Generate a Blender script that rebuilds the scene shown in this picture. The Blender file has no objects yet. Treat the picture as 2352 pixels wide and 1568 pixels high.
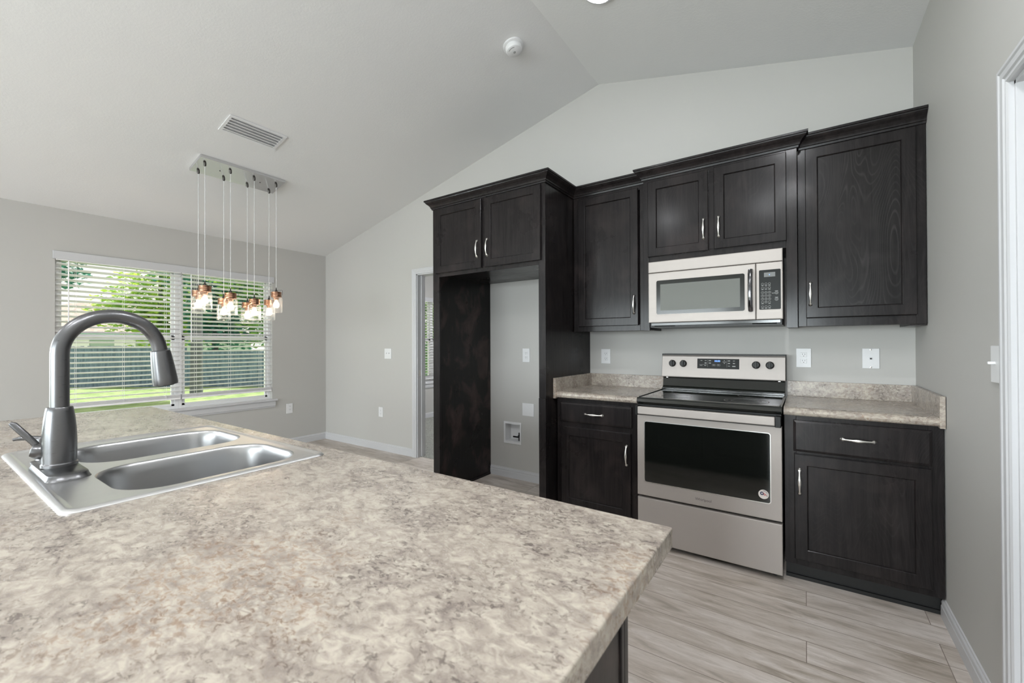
import bpy, bmesh, math, random
from mathutils import Vector, Matrix
sc = bpy.context.scene
COL = sc.collection
random.seed(7)
R = math.radians

# ---------------------------------------------------------------- camera
cam = bpy.data.cameras.new('camera'); camo = bpy.data.objects.new('camera', cam); COL.objects.link(camo)
cam.sensor_fit = 'HORIZONTAL'; cam.sensor_width = 36; cam.lens = 36*979.975/2352
cam.clip_start = .02; cam.clip_end = 300
ya, pi_, ro = R(34.507), R(.325), R(-.22)
r_ = Vector((math.cos(ya), math.sin(ya), 0)); f_ = Vector((-math.sin(ya), math.cos(ya), 0)); u_ = Vector((0, 0, 1))
f2 = f_*math.cos(pi_)+u_*math.sin(pi_); u2 = u_*math.cos(pi_)-f_*math.sin(pi_)
r3 = r_*math.cos(ro)+u2*math.sin(ro); u3 = u2*math.cos(ro)-r_*math.sin(ro)
m = Matrix((r3, u3, -f2)).transposed().to_4x4(); m.translation = Vector((-.517, -3.304, 1.255))
camo.matrix_world = m
cam.dof.use_dof = True; cam.dof.focus_distance = 2.6; cam.dof.aperture_fstop = 6.3
sc.camera = camo
# ---------------------------------------------------------------- exposure, sky, sun, daylight
sc.view_settings.view_transform = 'Standard'; sc.view_settings.look = 'None'
sc.view_settings.gamma = 1; sc.view_settings.use_curve_mapping = False
sc.view_settings.exposure = 0.32
W = bpy.data.worlds.new('world'); sc.world = W; W.use_nodes = True
bg = W.node_tree.nodes['Background']; bg.inputs[0].default_value = (.95, .90, .84, 1); bg.inputs[1].default_value = 1.25
sun = bpy.data.lights.new('sun', 'SUN'); sun.energy = 7.5; sun.angle = R(1); sun.color = (1, .96, .86)
suno = bpy.data.objects.new('sun', sun); COL.objects.link(suno)
suno.rotation_euler = Vector((-.12, .45, .87)).to_track_quat('Z', 'Y').to_euler()
CAN_L = 230.0      # luminance of the round ceiling lights
BULB_L = 60.0
FILL_COL = (.885, .94, 1)
def fill_light(name, loc, rot, sx, sy, e, col=(1, 1, 1)):  # area lamp added outside an unseen opening to brighten the room
    l = bpy.data.lights.new(name, 'AREA'); l.shape = 'RECTANGLE'; l.size = sx; l.size_y = sy; l.energy = e; l.color = col
    o = bpy.data.objects.new(name, l); COL.objects.link(o); o.location = loc; o.rotation_euler = rot; return o
fill_light('fill_rear_slider', (-3.6, -8.75, 1.55), (R(62), 0, 0), 3.4, 2.2, 300, FILL_COL)  # added fill lamp, shining in through the invented rear slider
fill_light('fill_rear_door', (-.85, -8.75, 1.5), (R(62), 0, 0), 1.1, 2.1, 240, FILL_COL)  # added fill lamp for the aisle, behind an invented glass door
fill_light('fill_side_window', (-6.55, -5.5, 1.6), (0, R(-62), 0), 2.0, 2.4, 240, FILL_COL)  # added fill lamp aimed at the right wall, outside an invented window

# ---------------------------------------------------------------- materials
def mat(name, col=(.5, .5, .5), rough=.5, metal=0, spec=.5, emit=None, es=0, coat=0):
    M = bpy.data.materials.new(name); M.use_nodes = True
    b = M.node_tree.nodes['Principled BSDF']
    b.inputs['Base Color'].default_value = (*col, 1); b.inputs['Roughness'].default_value = rough
    b.inputs['Metallic'].default_value = metal; b.inputs['Specular IOR Level'].default_value = spec
    b.inputs['Coat Weight'].default_value = coat
    if emit: b.inputs['Emission Color'].default_value = (*emit, 1); b.inputs['Emission Strength'].default_value = es
    return M
class NT:
    def __init__(s, M): s.t = M.node_tree; s.b = s.t.nodes.get('Principled BSDF')
    def n(s, ty, **k):
        x = s.t.nodes.new(ty)
        for a, v in k.items(): setattr(x, a, v)
        return x
    def l(s, a, b): s.t.links.new(a, b)
    def coord(s, scale=(1, 1, 1), rot=(0, 0, 0), loc=(0, 0, 0)):
        c = s.n('ShaderNodeTexCoord'); mp = s.n('ShaderNodeMapping')
        mp.inputs['Scale'].default_value = scale; mp.inputs['Rotation'].default_value = rot; mp.inputs['Location'].default_value = loc
        s.l(c.outputs['Object'], mp.inputs[0]); return mp.outputs[0]
    def noise(s, vec, scale, detail=4, rough=.5, dist=0):
        x = s.n('ShaderNodeTexNoise'); x.inputs['Scale'].default_value = scale; x.inputs['Detail'].default_value = detail
        x.inputs['Roughness'].default_value = rough; x.inputs['Distortion'].default_value = dist
        s.l(vec, x.inputs['Vector']); return x.outputs['Fac']
    def ramp(s, fac, stops):
        x = s.n('ShaderNodeValToRGB'); e = x.color_ramp.elements
        while len(e) < len(stops): e.new(.5)
        for i, (p, c) in enumerate(stops):
            e[i].position = p; e[i].color = (*c, 1) if isinstance(c, tuple) else (c, c, c, 1)
        s.l(fac, x.inputs[0]); return x.outputs[0]
    def mix(s, fac, a, b, mode='MIX'):
        x = s.n('ShaderNodeMix', data_type='RGBA', blend_type=mode)
        for v, k in ((fac, 0), (a, 6), (b, 7)):
            if hasattr(v, 'links') or hasattr(v, 'is_linked'): s.l(v, x.inputs[k])
            elif isinstance(v, tuple): x.inputs[k].default_value = (*v, 1)
            else: x.inputs[k].default_value = v
        return x.outputs[2]
    def math(s, op, a, b=0.0):
        x = s.n('ShaderNodeMath', operation=op)
        for v, k in ((a, 0), (b, 1)):
            if hasattr(v, 'is_linked'): s.l(v, x.inputs[k])
            else: x.inputs[k].default_value = v
        return x.outputs[0]
    def bump(s, h, st=.2, d=.001):
        x = s.n('ShaderNodeBump'); x.inputs['Strength'].default_value = st; x.inputs['Distance'].default_value = d
        s.l(h, x.inputs['Height']); s.l(x.outputs[0], s.b.inputs['Normal'])
    def col(s, c): s.l(c, s.b.inputs['Base Color'])
    def rgh(s, c): s.l(c, s.b.inputs['Roughness'])

M_WALL = mat('wall_paint', (.505, .495, .475), .6, spec=.3)
t = NT(M_WALL); t.bump(t.noise(t.coord(), 260, 3, .5), .12, .0006)
M_CEIL = mat('ceiling_paint', (.77, .77, .77), .8, spec=.2)
t = NT(M_CEIL); t.bump(t.ramp(t.noise(t.coord(), 75, 4, .6, .4), [(.42, 0.0), (.6, 1.0)]), .16, .0012)
M_WHITE = mat('white_trim_paint', (.57, .57, .585), .38)
M_PLATE = mat('white_plastic', (.76, .76, .77), .35)
M_VINYL = mat('white_vinyl', (.82, .82, .83), .4)
M_SLAT = mat('blind_slat', (.90, .89, .90), .45)
M_SLOT = mat('outlet_slot_dark', (.05, .05, .05), .6)
M_BLACK = mat('black_plastic', (.010, .010, .010), .35, spec=.3)
M_BGLASS = mat('black_glass', (.006, .007, .006), .06, spec=.85)
M_ENAMEL = mat('black_enamel', (.012, .013, .011), .14)
M_NICKEL = mat('satin_nickel', (.78, .76, .73), .3, 1)
M_CARPET = mat('carpet', (.34, .34, .31), .95, spec=.1)
t = NT(M_CARPET); v = t.coord(); nf = t.noise(v, 90, 5, .7)
t.col(t.ramp(nf, [(.35, (.17, .17, .155)), (.65, (.5, .5, .46))])); t.bump(nf, .8, .01)

def wood(name, c0, c1, brown, amt, ring=.25, sp=.10):
    M = mat(name, c0, .33, spec=sp, coat=.26); t = NT(M); t.b.inputs['Coat Roughness'].default_value = .17
    v = t.coord((42, 42, 2.2)); g = t.noise(v, 1.6, 7, .62, .7)
    cl = t.noise(t.coord((1, 1, .7), loc=(3, 5, 1)), 5.5, 4, .55, .5)
    c = t.mix(t.ramp(g, [(.38, 0.0), (.68, 1.0)]), c0, c1)
    c = t.mix(t.math('MULTIPLY', t.ramp(cl, [(.5, 0.0), (.72, 1.0)]), amt), c, brown)
    # cathedral growth rings
    rn = t.noise(t.coord((3.4, 3.4, .75), loc=(.3, 0, .2)), 1.3, 1.5, .4, .3)
    fr = t.math('FRACT', t.math('MULTIPLY', rn, 62.0))
    ln = t.ramp(fr, [(.0, .8), (.16, 0.0), (.8, 0.0), (1.0, 1.0)])
    ln = t.math('MULTIPLY', ln, t.ramp(t.noise(t.coord((2, 2, 1.3), loc=(.4, 0, 0)), 2.0, 2, .5), [(.36, .1), (.6, 1.0)]))
    c = t.mix(t.math('MULTIPLY', ln, ring), c, (.075, .070, .070))
    t.col(c)
    cl2 = t.noise(t.coord((1, 1, 1), loc=(9, 2, 4)), 3.2, 5, .6, .3)
    t.rgh(t.ramp(cl2, [(.3, .24), (.7, .40)]))
    t.bump(t.math('ADD', g, t.math('MULTIPLY', ln, -.4)), .22, .001)
    return M
M_WOOD = wood('espresso_stained_wood', (.0085, .0070, .0072), (.019, .0158, .0160), (.034, .026, .025), .6, .10)
M_SWIRL = wood('espresso_swirl_grain', (.0085, .0072, .0072), (.017, .0148, .0148), (.030, .026, .026), .5, .34)
M_WOODP = wood('espresso_panel_worn', (.007, .0062, .006), (.013, .011, .0105), (.068, .044, .040), .85, .03, .1)
M_TOE = mat('toe_kick_black', (.006, .006, .006), .5)

def granite(name):
    M = mat(name, (.5, .46, .4), .26, spec=.5); t = NT(M)
    v0 = t.coord((1, 1.45, 1.2), (0, 0, R(24)))
    nn = t.n('ShaderNodeTexNoise'); nn.inputs['Scale'].default_value = 26; nn.inputs['Detail'].default_value = 5; t.l(v0, nn.inputs['Vector'])
    sb = t.n('ShaderNodeVectorMath', operation='SUBTRACT'); sb.inputs[1].default_value = (.5, .5, .5); t.l(nn.outputs['Color'], sb.inputs[0])
    sc1 = t.n('ShaderNodeVectorMath', operation='SCALE'); sc1.inputs['Scale'].default_value = .055; t.l(sb.outputs[0], sc1.inputs[0])
    ad = t.n('ShaderNodeVectorMath', operation='ADD'); t.l(v0, ad.inputs[0]); t.l(sc1.outputs[0], ad.inputs[1]); v = ad.outputs[0]
    def edge(scale):
        x = t.n('ShaderNodeTexVoronoi'); x.feature = 'DISTANCE_TO_EDGE'; x.inputs['Scale'].default_value = scale; t.l(v, x.inputs['Vector']); return x.outputs['Distance']
    cl = t.noise(v0, 7, 4, .6, .3)
    e1 = edge(21); e2 = edge(58)
    f1 = t.noise(v0, 70, 6, .68, .8); f2 = t.noise(v0, 34, 6, .66, .9)
    base = t.mix(t.ramp(f2, [(.38, 0.0), (.62, 1.0)]), (.52, .465, .395), (.36, .31, .265))
    g1 = t.math('MULTIPLY', t.ramp(e1, [(.02, 1.0), (.16, 0.0)]), t.ramp(f2, [(.40, .1), (.60, 1.0)]))
    c = t.mix(t.math('MULTIPLY', g1, .55), base, (.22, .18, .16))
    g2 = t.math('MULTIPLY', t.ramp(e2, [(.03, 1.0), (.30, 0.0)]), t.ramp(cl, [(.46, 0.0), (.60, 1.0)]))
    c = t.mix(t.math('MULTIPLY', g2, .55), c, (.19, .155, .14))
    fl = t.math('MULTIPLY', t.ramp(f1, [(.545, 0.0), (.60, 1.0)]), t.ramp(cl, [(.42, .25), (.56, 1.0)]))
    c = t.mix(t.math('MULTIPLY', fl, .74), c, (.10, .078, .07))
    n3 = t.noise(t.coord((1, 1, 1), loc=(4, 7, 2)), 3.4, 2, .5)
    ru = t.math('MULTIPLY', t.ramp(n3, [(.56, 0.0), (.68, .5)]), t.ramp(f1, [(.48, 0.0), (.6, 1.0)]))
    c = t.mix(ru, c, (.33, .21, .135))
    t.col(c); t.rgh(t.ramp(f2, [(.3, .20), (.7, .30)]))
    t.bump(f1, .04, .0005)
    return M
M_GRAN = granite('granite_laminate')

def floor_mat():
    M = mat('wood_plank_tile', (.4, .35, .3), .42); t = NT(M)
    v = t.coord((1, 1, 1), loc=(.065, .829-.146*6, 0))
    def brick(c1, c2, mo):
        br = t.n('ShaderNodeTexBrick'); br.offset = .377; br.offset_frequency = 3; br.squash = 1
        for k, val in (('Color1', c1), ('Color2', c2), ('Mortar', mo)): br.inputs[k].default_value = (*val, 1)
        br.inputs['Scale'].default_value = 1; br.inputs['Mortar Size'].default_value = .0016; br.inputs['Mortar Smooth'].default_value = .1
        br.inputs['Brick Width'].default_value = 1.21; br.inputs['Row Height'].default_value = .146
        t.l(v, br.inputs['Vector']); return br
    br = brick((0, 0, 0), (1, 1, 1), (.5, .5, .5))
    # streaks along x, shifted per plank
    off = t.n('ShaderNodeVectorMath', operation='MULTIPLY_ADD')
    cx = t.n('ShaderNodeCombineXYZ'); 
    sh = t.math('MULTIPLY', br.outputs['Color'], 37.0)
    t.l(sh, cx.inputs[0]); t.l(sh, cx.inputs[1]); t.l(sh, cx.inputs[2])
    add = t.n('ShaderNodeVectorMath', operation='ADD')
    sv = t.coord((3.0, 17, 1)); t.l(sv, add.inputs[0]); t.l(cx.outputs[0], add.inputs[1])
    t.t.nodes.remove(off)
    n1 = t.noise(add.outputs[0], .95, 7, .62, .7); n2 = t.noise(add.outputs[0], 5, 7, .72, .6)
    c = t.ramp(n1, [(.34, (.29, .245, .20)), (.44, (.47, .405, .35)), (.54, (.59, .525, .475)), (.66, (.73, .67, .63))])
    c = t.mix(t.ramp(n2, [(.50, 0.0), (.72, .6)]), c, (.30, .25, .205))
    c = t.mix(.30, c, t.mix(br.outputs['Color'], (.36, .31, .26), (.66, .60, .56)))
    c = t.mix(t.math('MULTIPLY', br.outputs['Fac'], .85), c, (.19, .15, .125))
    t.col(c); t.rgh(t.ramp(n2, [(.3, .33), (.8, .5)])); t.bump(t.math('SUBTRACT', n2, t.math('MULTIPLY', br.outputs['Fac'], 1.0)), .15, .001)
    return M
M_FLOOR = floor_mat()

def steel(name, col, rough, sx, sy, sz, amt=.12, metal=1):
    M = mat(name, col, rough, 1); t = NT(M)
    n = t.noise(t.coord((sx, sy, sz)), 1, 3, .6)
    t.b.inputs['Metallic'].default_value = metal
    t.rgh(t.ramp(n, [(.25, rough-.05), (.75, rough+.07)]))
    t.bump(n, amt, .0003); return M
M_STEEL = steel('brushed_stainless_steel', (.405, .368, .343), .46, 6, 6, 700, .04, .35)
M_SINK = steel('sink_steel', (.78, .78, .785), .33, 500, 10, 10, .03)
M_BASIN = steel('basin_steel_shaded', (.44, .44, .445), .33, 10, 10, 500, .03)  # same steel as the deck, darkened to put shade into the bowls
M_FAUC = steel('faucet_steel', (.165, .165, .17), .31, 30, 30, 500, .0)
M_CANOPY = mat('canopy_steel', (.70, .70, .71), .16, 1)
M_COPPER = mat('copper_cap', (.36, .20, .13), .33, 1)
M_CHROME = mat('dark_chrome', (.16, .16, .17), .12, 1)
M_CORD = mat('clear_cord', (.70, .70, .70), .2)
M_WIRE = mat('dark_wire', (.08, .075, .07), .3, 1)
M_DISP = mat('display_black', (.012, .013, .012), .3, spec=.15)
M_LEGEND = mat('legend_grey', (.40, .40, .39), .5)
M_LED = mat('clock_blue', (.05, .15, .6), .4, emit=(.16, .34, 1), es=2.6)
M_RED = mat('sticker_red', (.42, .05, .05), .5)
M_BLUE = mat('sticker_blue', (.03, .045, .11), .5)
M_STICK = mat('sticker_white', (.68, .62, .59), .5)
M_CAN = mat('light_lens', (.9, .9, .9), .5, emit=(.95, .97, 1), es=CAN_L)
M_BULB = mat('bulb_glow', (1, .9, .8), .4, emit=(1, .80, .60), es=BULB_L)
M_FENCE = mat('weathered_fence', (.10, .12, .13), .8)
t = NT(M_FENCE); n = t.noise(t.coord((6, 6, .8)), 2, 6, .6); t.col(t.ramp(n, [(.3, (.07, .115, .175)), (.7, (.19, .265, .35))]))
M_GRASS = mat('grass', (.25, .38, .1), .9, spec=.1)
t = NT(M_GRASS); n = t.noise(t.coord(), 1.8, 8, .7); t.col(t.ramp(n, [(.35, (.13, .20, .07)), (.6, (.29, .36, .18))]))
M_BARK = mat('bark', (.11, .12, .14), .9)
def leaf(name, a, b):
    M = mat(name, a, .55); t = NT(M); v = t.coord(); n = t.noise(v, 1.4, 3, .6); n2 = t.noise(v, 14, 2, .5)
    t.col(t.ramp(t.math('ADD', t.math('MULTIPLY', n, .6), t.math('MULTIPLY', n2, .4)), [(.42, a), (.58, b)]))  # teal shade and sunlit green are mixed into the leaf colour
    t.b.inputs['Transmission Weight'].default_value = 0
    tr = t.n('ShaderNodeBsdfTranslucent'); tr.inputs[0].default_value = (*b, 1); mx = t.n('ShaderNodeMixShader'); mx.inputs[0].default_value = .4
    out = t.t.nodes['Material Output']; t.l(t.b.outputs[0], mx.inputs[1]); t.l(tr.outputs[0], mx.inputs[2]); t.l(mx.outputs[0], out.inputs[0])
    return M
M_LEAFD = leaf('leaf_dark', (.025, .15, .125), (.09, .33, .25))
M_LEAFM = leaf('leaf_mid', (.035, .20, .13), (.36, .60, .09))
M_LEAFB = leaf('leaf_bright', (.10, .32, .14), (.55, .74, .11))
M_ROOF = mat('shingle_roof', (.36, .29, .26), .9)
t = NT(M_ROOF); n = t.noise(t.coord((1, 1, 8)), 3, 4, .6); t.col(t.ramp(n, [(.3, (.25, .20, .185)), (.7, (.50, .42, .39))]))
M_SIDING = mat('pale_siding', (.38, .48, .44), .7)
M_FASCIA = mat('green_fascia', (.22, .42, .33), .6)
def glassy(name, col, refl, cap=.6, haze=0, glow=None):
    M = bpy.data.materials.new(name); M.use_nodes = True; T = M.node_tree; T.nodes.clear()
    o = T.nodes.new('ShaderNodeOutputMaterial'); a = T.nodes.new('ShaderNodeBsdfTransparent'); a.inputs[0].default_value = (*col, 1)
    g = T.nodes.new('ShaderNodeBsdfGlossy'); g.inputs['Roughness'].default_value = .02; g.inputs[0].default_value = (1, 1, 1, 1)
    lw = T.nodes.new('ShaderNodeLayerWeight'); lw.inputs[0].default_value = refl
    mx = T.nodes.new('ShaderNodeMixShader'); mn = T.nodes.new('ShaderNodeMath'); mn.operation = 'MINIMUM'; mn.inputs[1].default_value = cap; T.links.new(lw.outputs['Fresnel'], mn.inputs[0]); T.links.new(mn.outputs[0], mx.inputs[0]); T.links.new(a.outputs[0], mx.inputs[1]); T.links.new(g.outputs[0], mx.inputs[2])
    last = mx
    if haze:
        d = T.nodes.new('ShaderNodeBsdfTranslucent'); d.inputs[0].default_value = (.95, .97, 1, 1); m2 = T.nodes.new('ShaderNodeMixShader'); m2.inputs[0].default_value = haze
        T.links.new(last.outputs[0], m2.inputs[1]); T.links.new(d.outputs[0], m2.inputs[2]); last = m2
    if glow:
        e = T.nodes.new('ShaderNodeEmission'); e.inputs[0].default_value = (*glow[0], 1); e.inputs[1].default_value = glow[1]; a2 = T.nodes.new('ShaderNodeAddShader')
        T.links.new(last.outputs[0], a2.inputs[0]); T.links.new(e.outputs[0], a2.inputs[1]); last = a2
    T.links.new(last.outputs[0], o.inputs[0]); return M
M_PANE = glassy('window_glass', (.95, .97, .96), .25)
M_JAR = glassy('jar_glass', (.96, .98, .99), .25, .3, .05)
M_ENV = glassy('bulb_glass', (1, .97, .93), .15, .3, .1, ((1, .74, .5), .16))

# ---------------------------------------------------------------- builders
def box(bm, x0, x1, y0, y1, z0, z1, M=None):
    vs = [bm.verts.new(p) for p in ((x0, y0, z0), (x1, y0, z0), (x1, y1, z0), (x0, y1, z0), (x0, y0, z1), (x1, y0, z1), (x1, y1, z1), (x0, y1, z1))]
    if M: [setattr(v, 'co', M @ v.co) for v in vs]
    for f in ((0, 3, 2, 1), (4, 5, 6, 7), (0, 1, 5, 4), (1, 2, 6, 5), (2, 3, 7, 6), (3, 0, 4, 7)): bm.faces.new([vs[i] for i in f])
    return vs
def B(): return bmesh.new()
def boxes(*bs):
    bm = B()
    for b in bs: box(bm, *b)
    return bm
def loft(bm, loops, cap0=False, cap1=False, closed=True):
    L = [[bm.verts.new(p) for p in lp] for lp in loops]; n = len(L[0])
    for a, b in zip(L, L[1:]):
        for i in range(n if closed else n-1): bm.faces.new((a[i], a[(i+1) % n], b[(i+1) % n], b[i]))
    if cap0: bm.faces.new(list(reversed(L[0])))
    if cap1: bm.faces.new(L[-1])
    return L
def lathe(bm, prof, c=(0, 0, 0), seg=32, ax=None):
    M = Matrix.Translation(c)
    if ax: M = M @ Vector(ax).to_track_quat('Z', 'Y').to_matrix().to_4x4()
    loops = [[M @ Vector((max(r, 1e-5)*math.cos(2*math.pi*k/seg), max(r, 1e-5)*math.sin(2*math.pi*k/seg), z)) for k in range(seg)] for r, z in prof]
    loft(bm, loops, prof[0][0] > 1e-4, prof[-1][0] > 1e-4)
def tube(bm, pts, rad, seg=12, sx=1, sy=1, up=(0, 0, 1)):
    pts = [Vector(p) for p in pts]; n = len(pts)
    if not isinstance(rad, (list, tuple)): rad = [rad]*n
    loops = []
    for i, p in enumerate(pts):
        d = (pts[min(i+1, n-1)]-pts[max(i-1, 0)]).normalized()
        u = Vector(up); 
        if abs(d.dot(u)) > .98: u = Vector((0, 1, 0)) if abs(d.y) < .9 else Vector((1, 0, 0))
        a = d.cross(u).normalized(); b = a.cross(d)
        loops.append([p+a*math.cos(2*math.pi*k/seg)*rad[i]*sx+b*math.sin(2*math.pi*k/seg)*rad[i]*sy for k in range(seg)])
    loft(bm, loops, True, True)
def rr(x0, x1, y0, y1, r, z, n=6):
    out = []
    for cx, cy, a0 in ((x1-r, y1-r, 0), (x0+r, y1-r, 90), (x0+r, y0+r, 180), (x1-r, y0+r, 270)):
        for k in range(n+1):
            a = R(a0+90*k/n); out.append(Vector((cx+r*math.cos(a), cy+r*math.sin(a), z)))
    return out
def extr(bm, prof, path):
    """profile (out, z) swept along plan path; 'out' is to the right of travel, mitred"""
    P = [Vector((p[0], p[1])) for p in path]; n = len(P); loops = []
    for i in range(n):
        d0 = (P[i]-P[i-1]).normalized() if i else None; d1 = (P[i+1]-P[i]).normalized() if i < n-1 else None
        if d0 is None: d0 = d1
        if d1 is None: d1 = d0
        n0 = Vector((d0.y, -d0.x)); n1 = Vector((d1.y, -d1.x)); mvec = (n0+n1).normalized(); mvec /= max(mvec.dot(n0), .2)
        loops.append([Vector((P[i].x+mvec.x*o, P[i].y+mvec.y*o, z)) for o, z in prof])
    loft(bm, loops, True, True)
def obj(name, bm, M, parent=None, bevel=0, smooth=False, seg=2, tagd=None):
    bmesh.ops.recalc_face_normals(bm, faces=bm.faces)
    me = bpy.data.meshes.new(name); bm.to_mesh(me); bm.free()
    for x in (M if isinstance(M, (list, tuple)) else [M]): me.materials.append(x)
    if smooth:
        me.polygons.foreach_set('use_smooth', [True]*len(me.polygons))
        try: me.set_sharp_from_angle(angle=R(38))
        except Exception: pass
    o = bpy.data.objects.new(name, me); COL.objects.link(o)
    if parent is not None:
        o.parent = parent
        w = Vector((0, 0, 0)); q = parent
        while q is not None: w += Vector(q.location); q = q.parent
        o.location = -w
    if bevel:
        b = o.modifiers.new('bevel', 'BEVEL'); b.width = bevel; b.segments = seg; b.limit_method = 'ANGLE'; b.angle_limit = R(40); b.harden_normals = False
    return o
def tag(o, label=None, cat=None, group=None, kind=None):
    for k, v in (('label', label), ('category', cat), ('group', group), ('kind', kind)):
        if v: o[k] = v
    return o
def thing(name, loc, label, cat, group=None):
    o = bpy.data.objects.new(name, None); COL.objects.link(o); o.location = loc; o.empty_display_size = .05
    return tag(o, label, cat, group)
def each(name, bs, M, parent, **k):
    for b in bs: o = obj(name, boxes(b), M, parent, **k)
    return o
def struct(name, bm, M, **k): return tag(obj(name, bm, M, **k), kind='structure')
def spart(name, bm, M, parent, **k): return obj(name, bm, M, parent, **k)
def text(bm, s, size, M, depth=.0004, align='CENTER'):
    c = bpy.data.curves.new('t', 'FONT'); c.body = s; c.size = size; c.align_x = align; c.align_y = 'CENTER'; c.extrude = depth; c.resolution_u = 3
    o = bpy.data.objects.new('t', c); COL.objects.link(o)
    dg = bpy.context.evaluated_depsgraph_get(); me = bpy.data.meshes.new_from_object(o.evaluated_get(dg))
    me.transform(M); bm.from_mesh(me); bpy.data.objects.remove(o); bpy.data.meshes.remove(me); bpy.data.curves.remove(c)
def Mface(x, y, z): return Matrix.Translation((x, y, z)) @ Matrix.Rotation(R(90), 4, 'X')     # text facing -y
def clone(root, loc, label=None):
    def rec(o, par):
        c = o.copy(); COL.objects.link(c); c.parent = par
        for ch in list(o.children): rec(ch, c)
        return c
    r = rec(root, None); r.location = loc
    if label: r['label'] = label
    return r

# ---------------------------------------------------------------- room shell
LX, RX, RZ, AZ = -5.822, -1.91, 3.393, 2.945
SL = (RZ-2.44)/(RX-LX)
def ceil_z(x): return 2.44+SL*(x-LX) if x < RX else RZ-(RZ-AZ)/(-RX)*(x-RX)
YB = -8.0
def wall_cells(bm, a, zs, holes, mk):
    A = sorted(set([a[0], a[1]]+[h[i] for h in holes for i in (0, 1)])); Z = sorted(set([zs[0], zs[1]]+[h[i] for h in holes for i in (2, 3)]))
    for i in range(len(A)-1):
        for j in range(len(Z)-1):
            ca, cz = (A[i]+A[i+1])/2, (Z[j]+Z[j+1])/2
            if any(h[0] < ca < h[1] and h[2] < cz < h[3] for h in holes): continue
            mk(bm, A[i], A[i+1], Z[j], Z[j+1])
def gable(bm, y0, y1):
    pts = [(LX-.13, 2.44), (.12, 2.44), (.12, AZ), (0, AZ), (RX, RZ), (LX, 2.44)]
    loft(bm, [[(x, y0, z) for x, z in pts], [(x, y1, z) for x, z in pts]], True, True)
VB = (-2.868, -2.70, .340, .505)
KDOOR = (-4.073, -3.26, 0, 2.035)
bm = B(); wall_cells(bm, (LX, 0), (0, 2.44), [KDOOR, VB], lambda b, a0, a1, z0, z1: box(b, a0, a1, 0, .115, z0, z1)); gable(bm, 0, .115)
struct('wall_back', bm, M_WALL)
W1 = (-2.51, -.70, .60, 2.045); W6 = (-6.7, -4.3, .3, 2.1); W3 = (1.09, 2.93, .60, 2.03)
bm = B(); wall_cells(bm, (YB, 4.1), (-.6, 2.44), [W1, W3, W6], lambda b, a0, a1, z0, z1: box(b, LX-.13, LX, a0, a1, z0, z1))
struct('wall_left', bm, M_WALL)
RD = (-2.225, -1.41, 0, 2.035)
bm = B(); wall_cells(bm, (YB, 0), (0, AZ), [RD], lambda b, a0, a1, z0, z1: box(b, 0, .12, a0, a1, z0, z1))
struct('wall_right', bm, M_WALL)
SD = (-5.3, -1.9, .1, 2.2); RDR = (-1.35, -.35, .12, 2.08)
bm = B(); wall_cells(bm, (LX, 0), (0, 2.44), [SD, RDR], lambda b, a0, a1, z0, z1: box(b, a0, a1, YB-.12, YB, z0, z1)); gable(bm, YB-.12, YB)
struct('wall_front', bm, M_WALL)
bm = B()
for x0, x1 in ((LX-.13, RX), (RX, .12)):
    z0, z1 = (ceil_z(LX)-SL*.13 if x0 < LX else RZ), (RZ if x1 == RX else ceil_z(.12))
    lo = [(x0, z0), (x1, z1), (x1, z1+.12), (x0, z0+.12)]
    loft(bm, [[(x, YB-.12, z) for x, z in lo], [(x, .115, z) for x, z in lo]], True, True)
struct('ceiling', bm, M_CEIL)
struct('floor', boxes((LX, 0, YB, .05, -.06, 0)), M_FLOOR)
struct('floor_bedroom', boxes((LX, -1.0, .05, 4.1, -.06, .006)), M_CARPET)
struct('wall_bedroom', boxes((LX, -1.0, 4.1, 4.2, 0, 2.44), (-1.0, -.9, .115, 4.2, 0, 2.44)), M_WALL)
struct('ceiling_bedroom', boxes((LX-.13, -.9, .115, 4.2, 2.44, 2.5)), M_CEIL)
struct('trim_sun_block', boxes((LX-.75, LX-.13, YB-.3, 4.6, 2.36, 2.5)), M_WHITE)  # unseen overhang added to keep direct sun off the window
# foundation plinth under the room so the yard meets the wall
# baseboards
BBP = [(0, 0), (.014, 0), (.0135, .052), (.011, .056), (.0105, .062), (.0125, .066), (.011, .074), (.006, .080), (.005, .086), (0, .088)]
def baseboard(name, path): bm = B(); extr(bm, BBP, path); struct(name, bm, M_WHITE)
baseboard('baseboard_left', [(LX, YB), (LX, 0)])
baseboard('baseboard_back', [(LX, 0), (KDOOR[0]-.062, 0)])
baseboard('baseboard_fridge', [(-3.04, 0), (-2.03, 0)])
baseboard('baseboard_right', [(0, -.578), (0, RD[1]+.064)])
baseboard('baseboard_bedroom', [(LX, .115), (LX, 4.1)])
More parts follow.
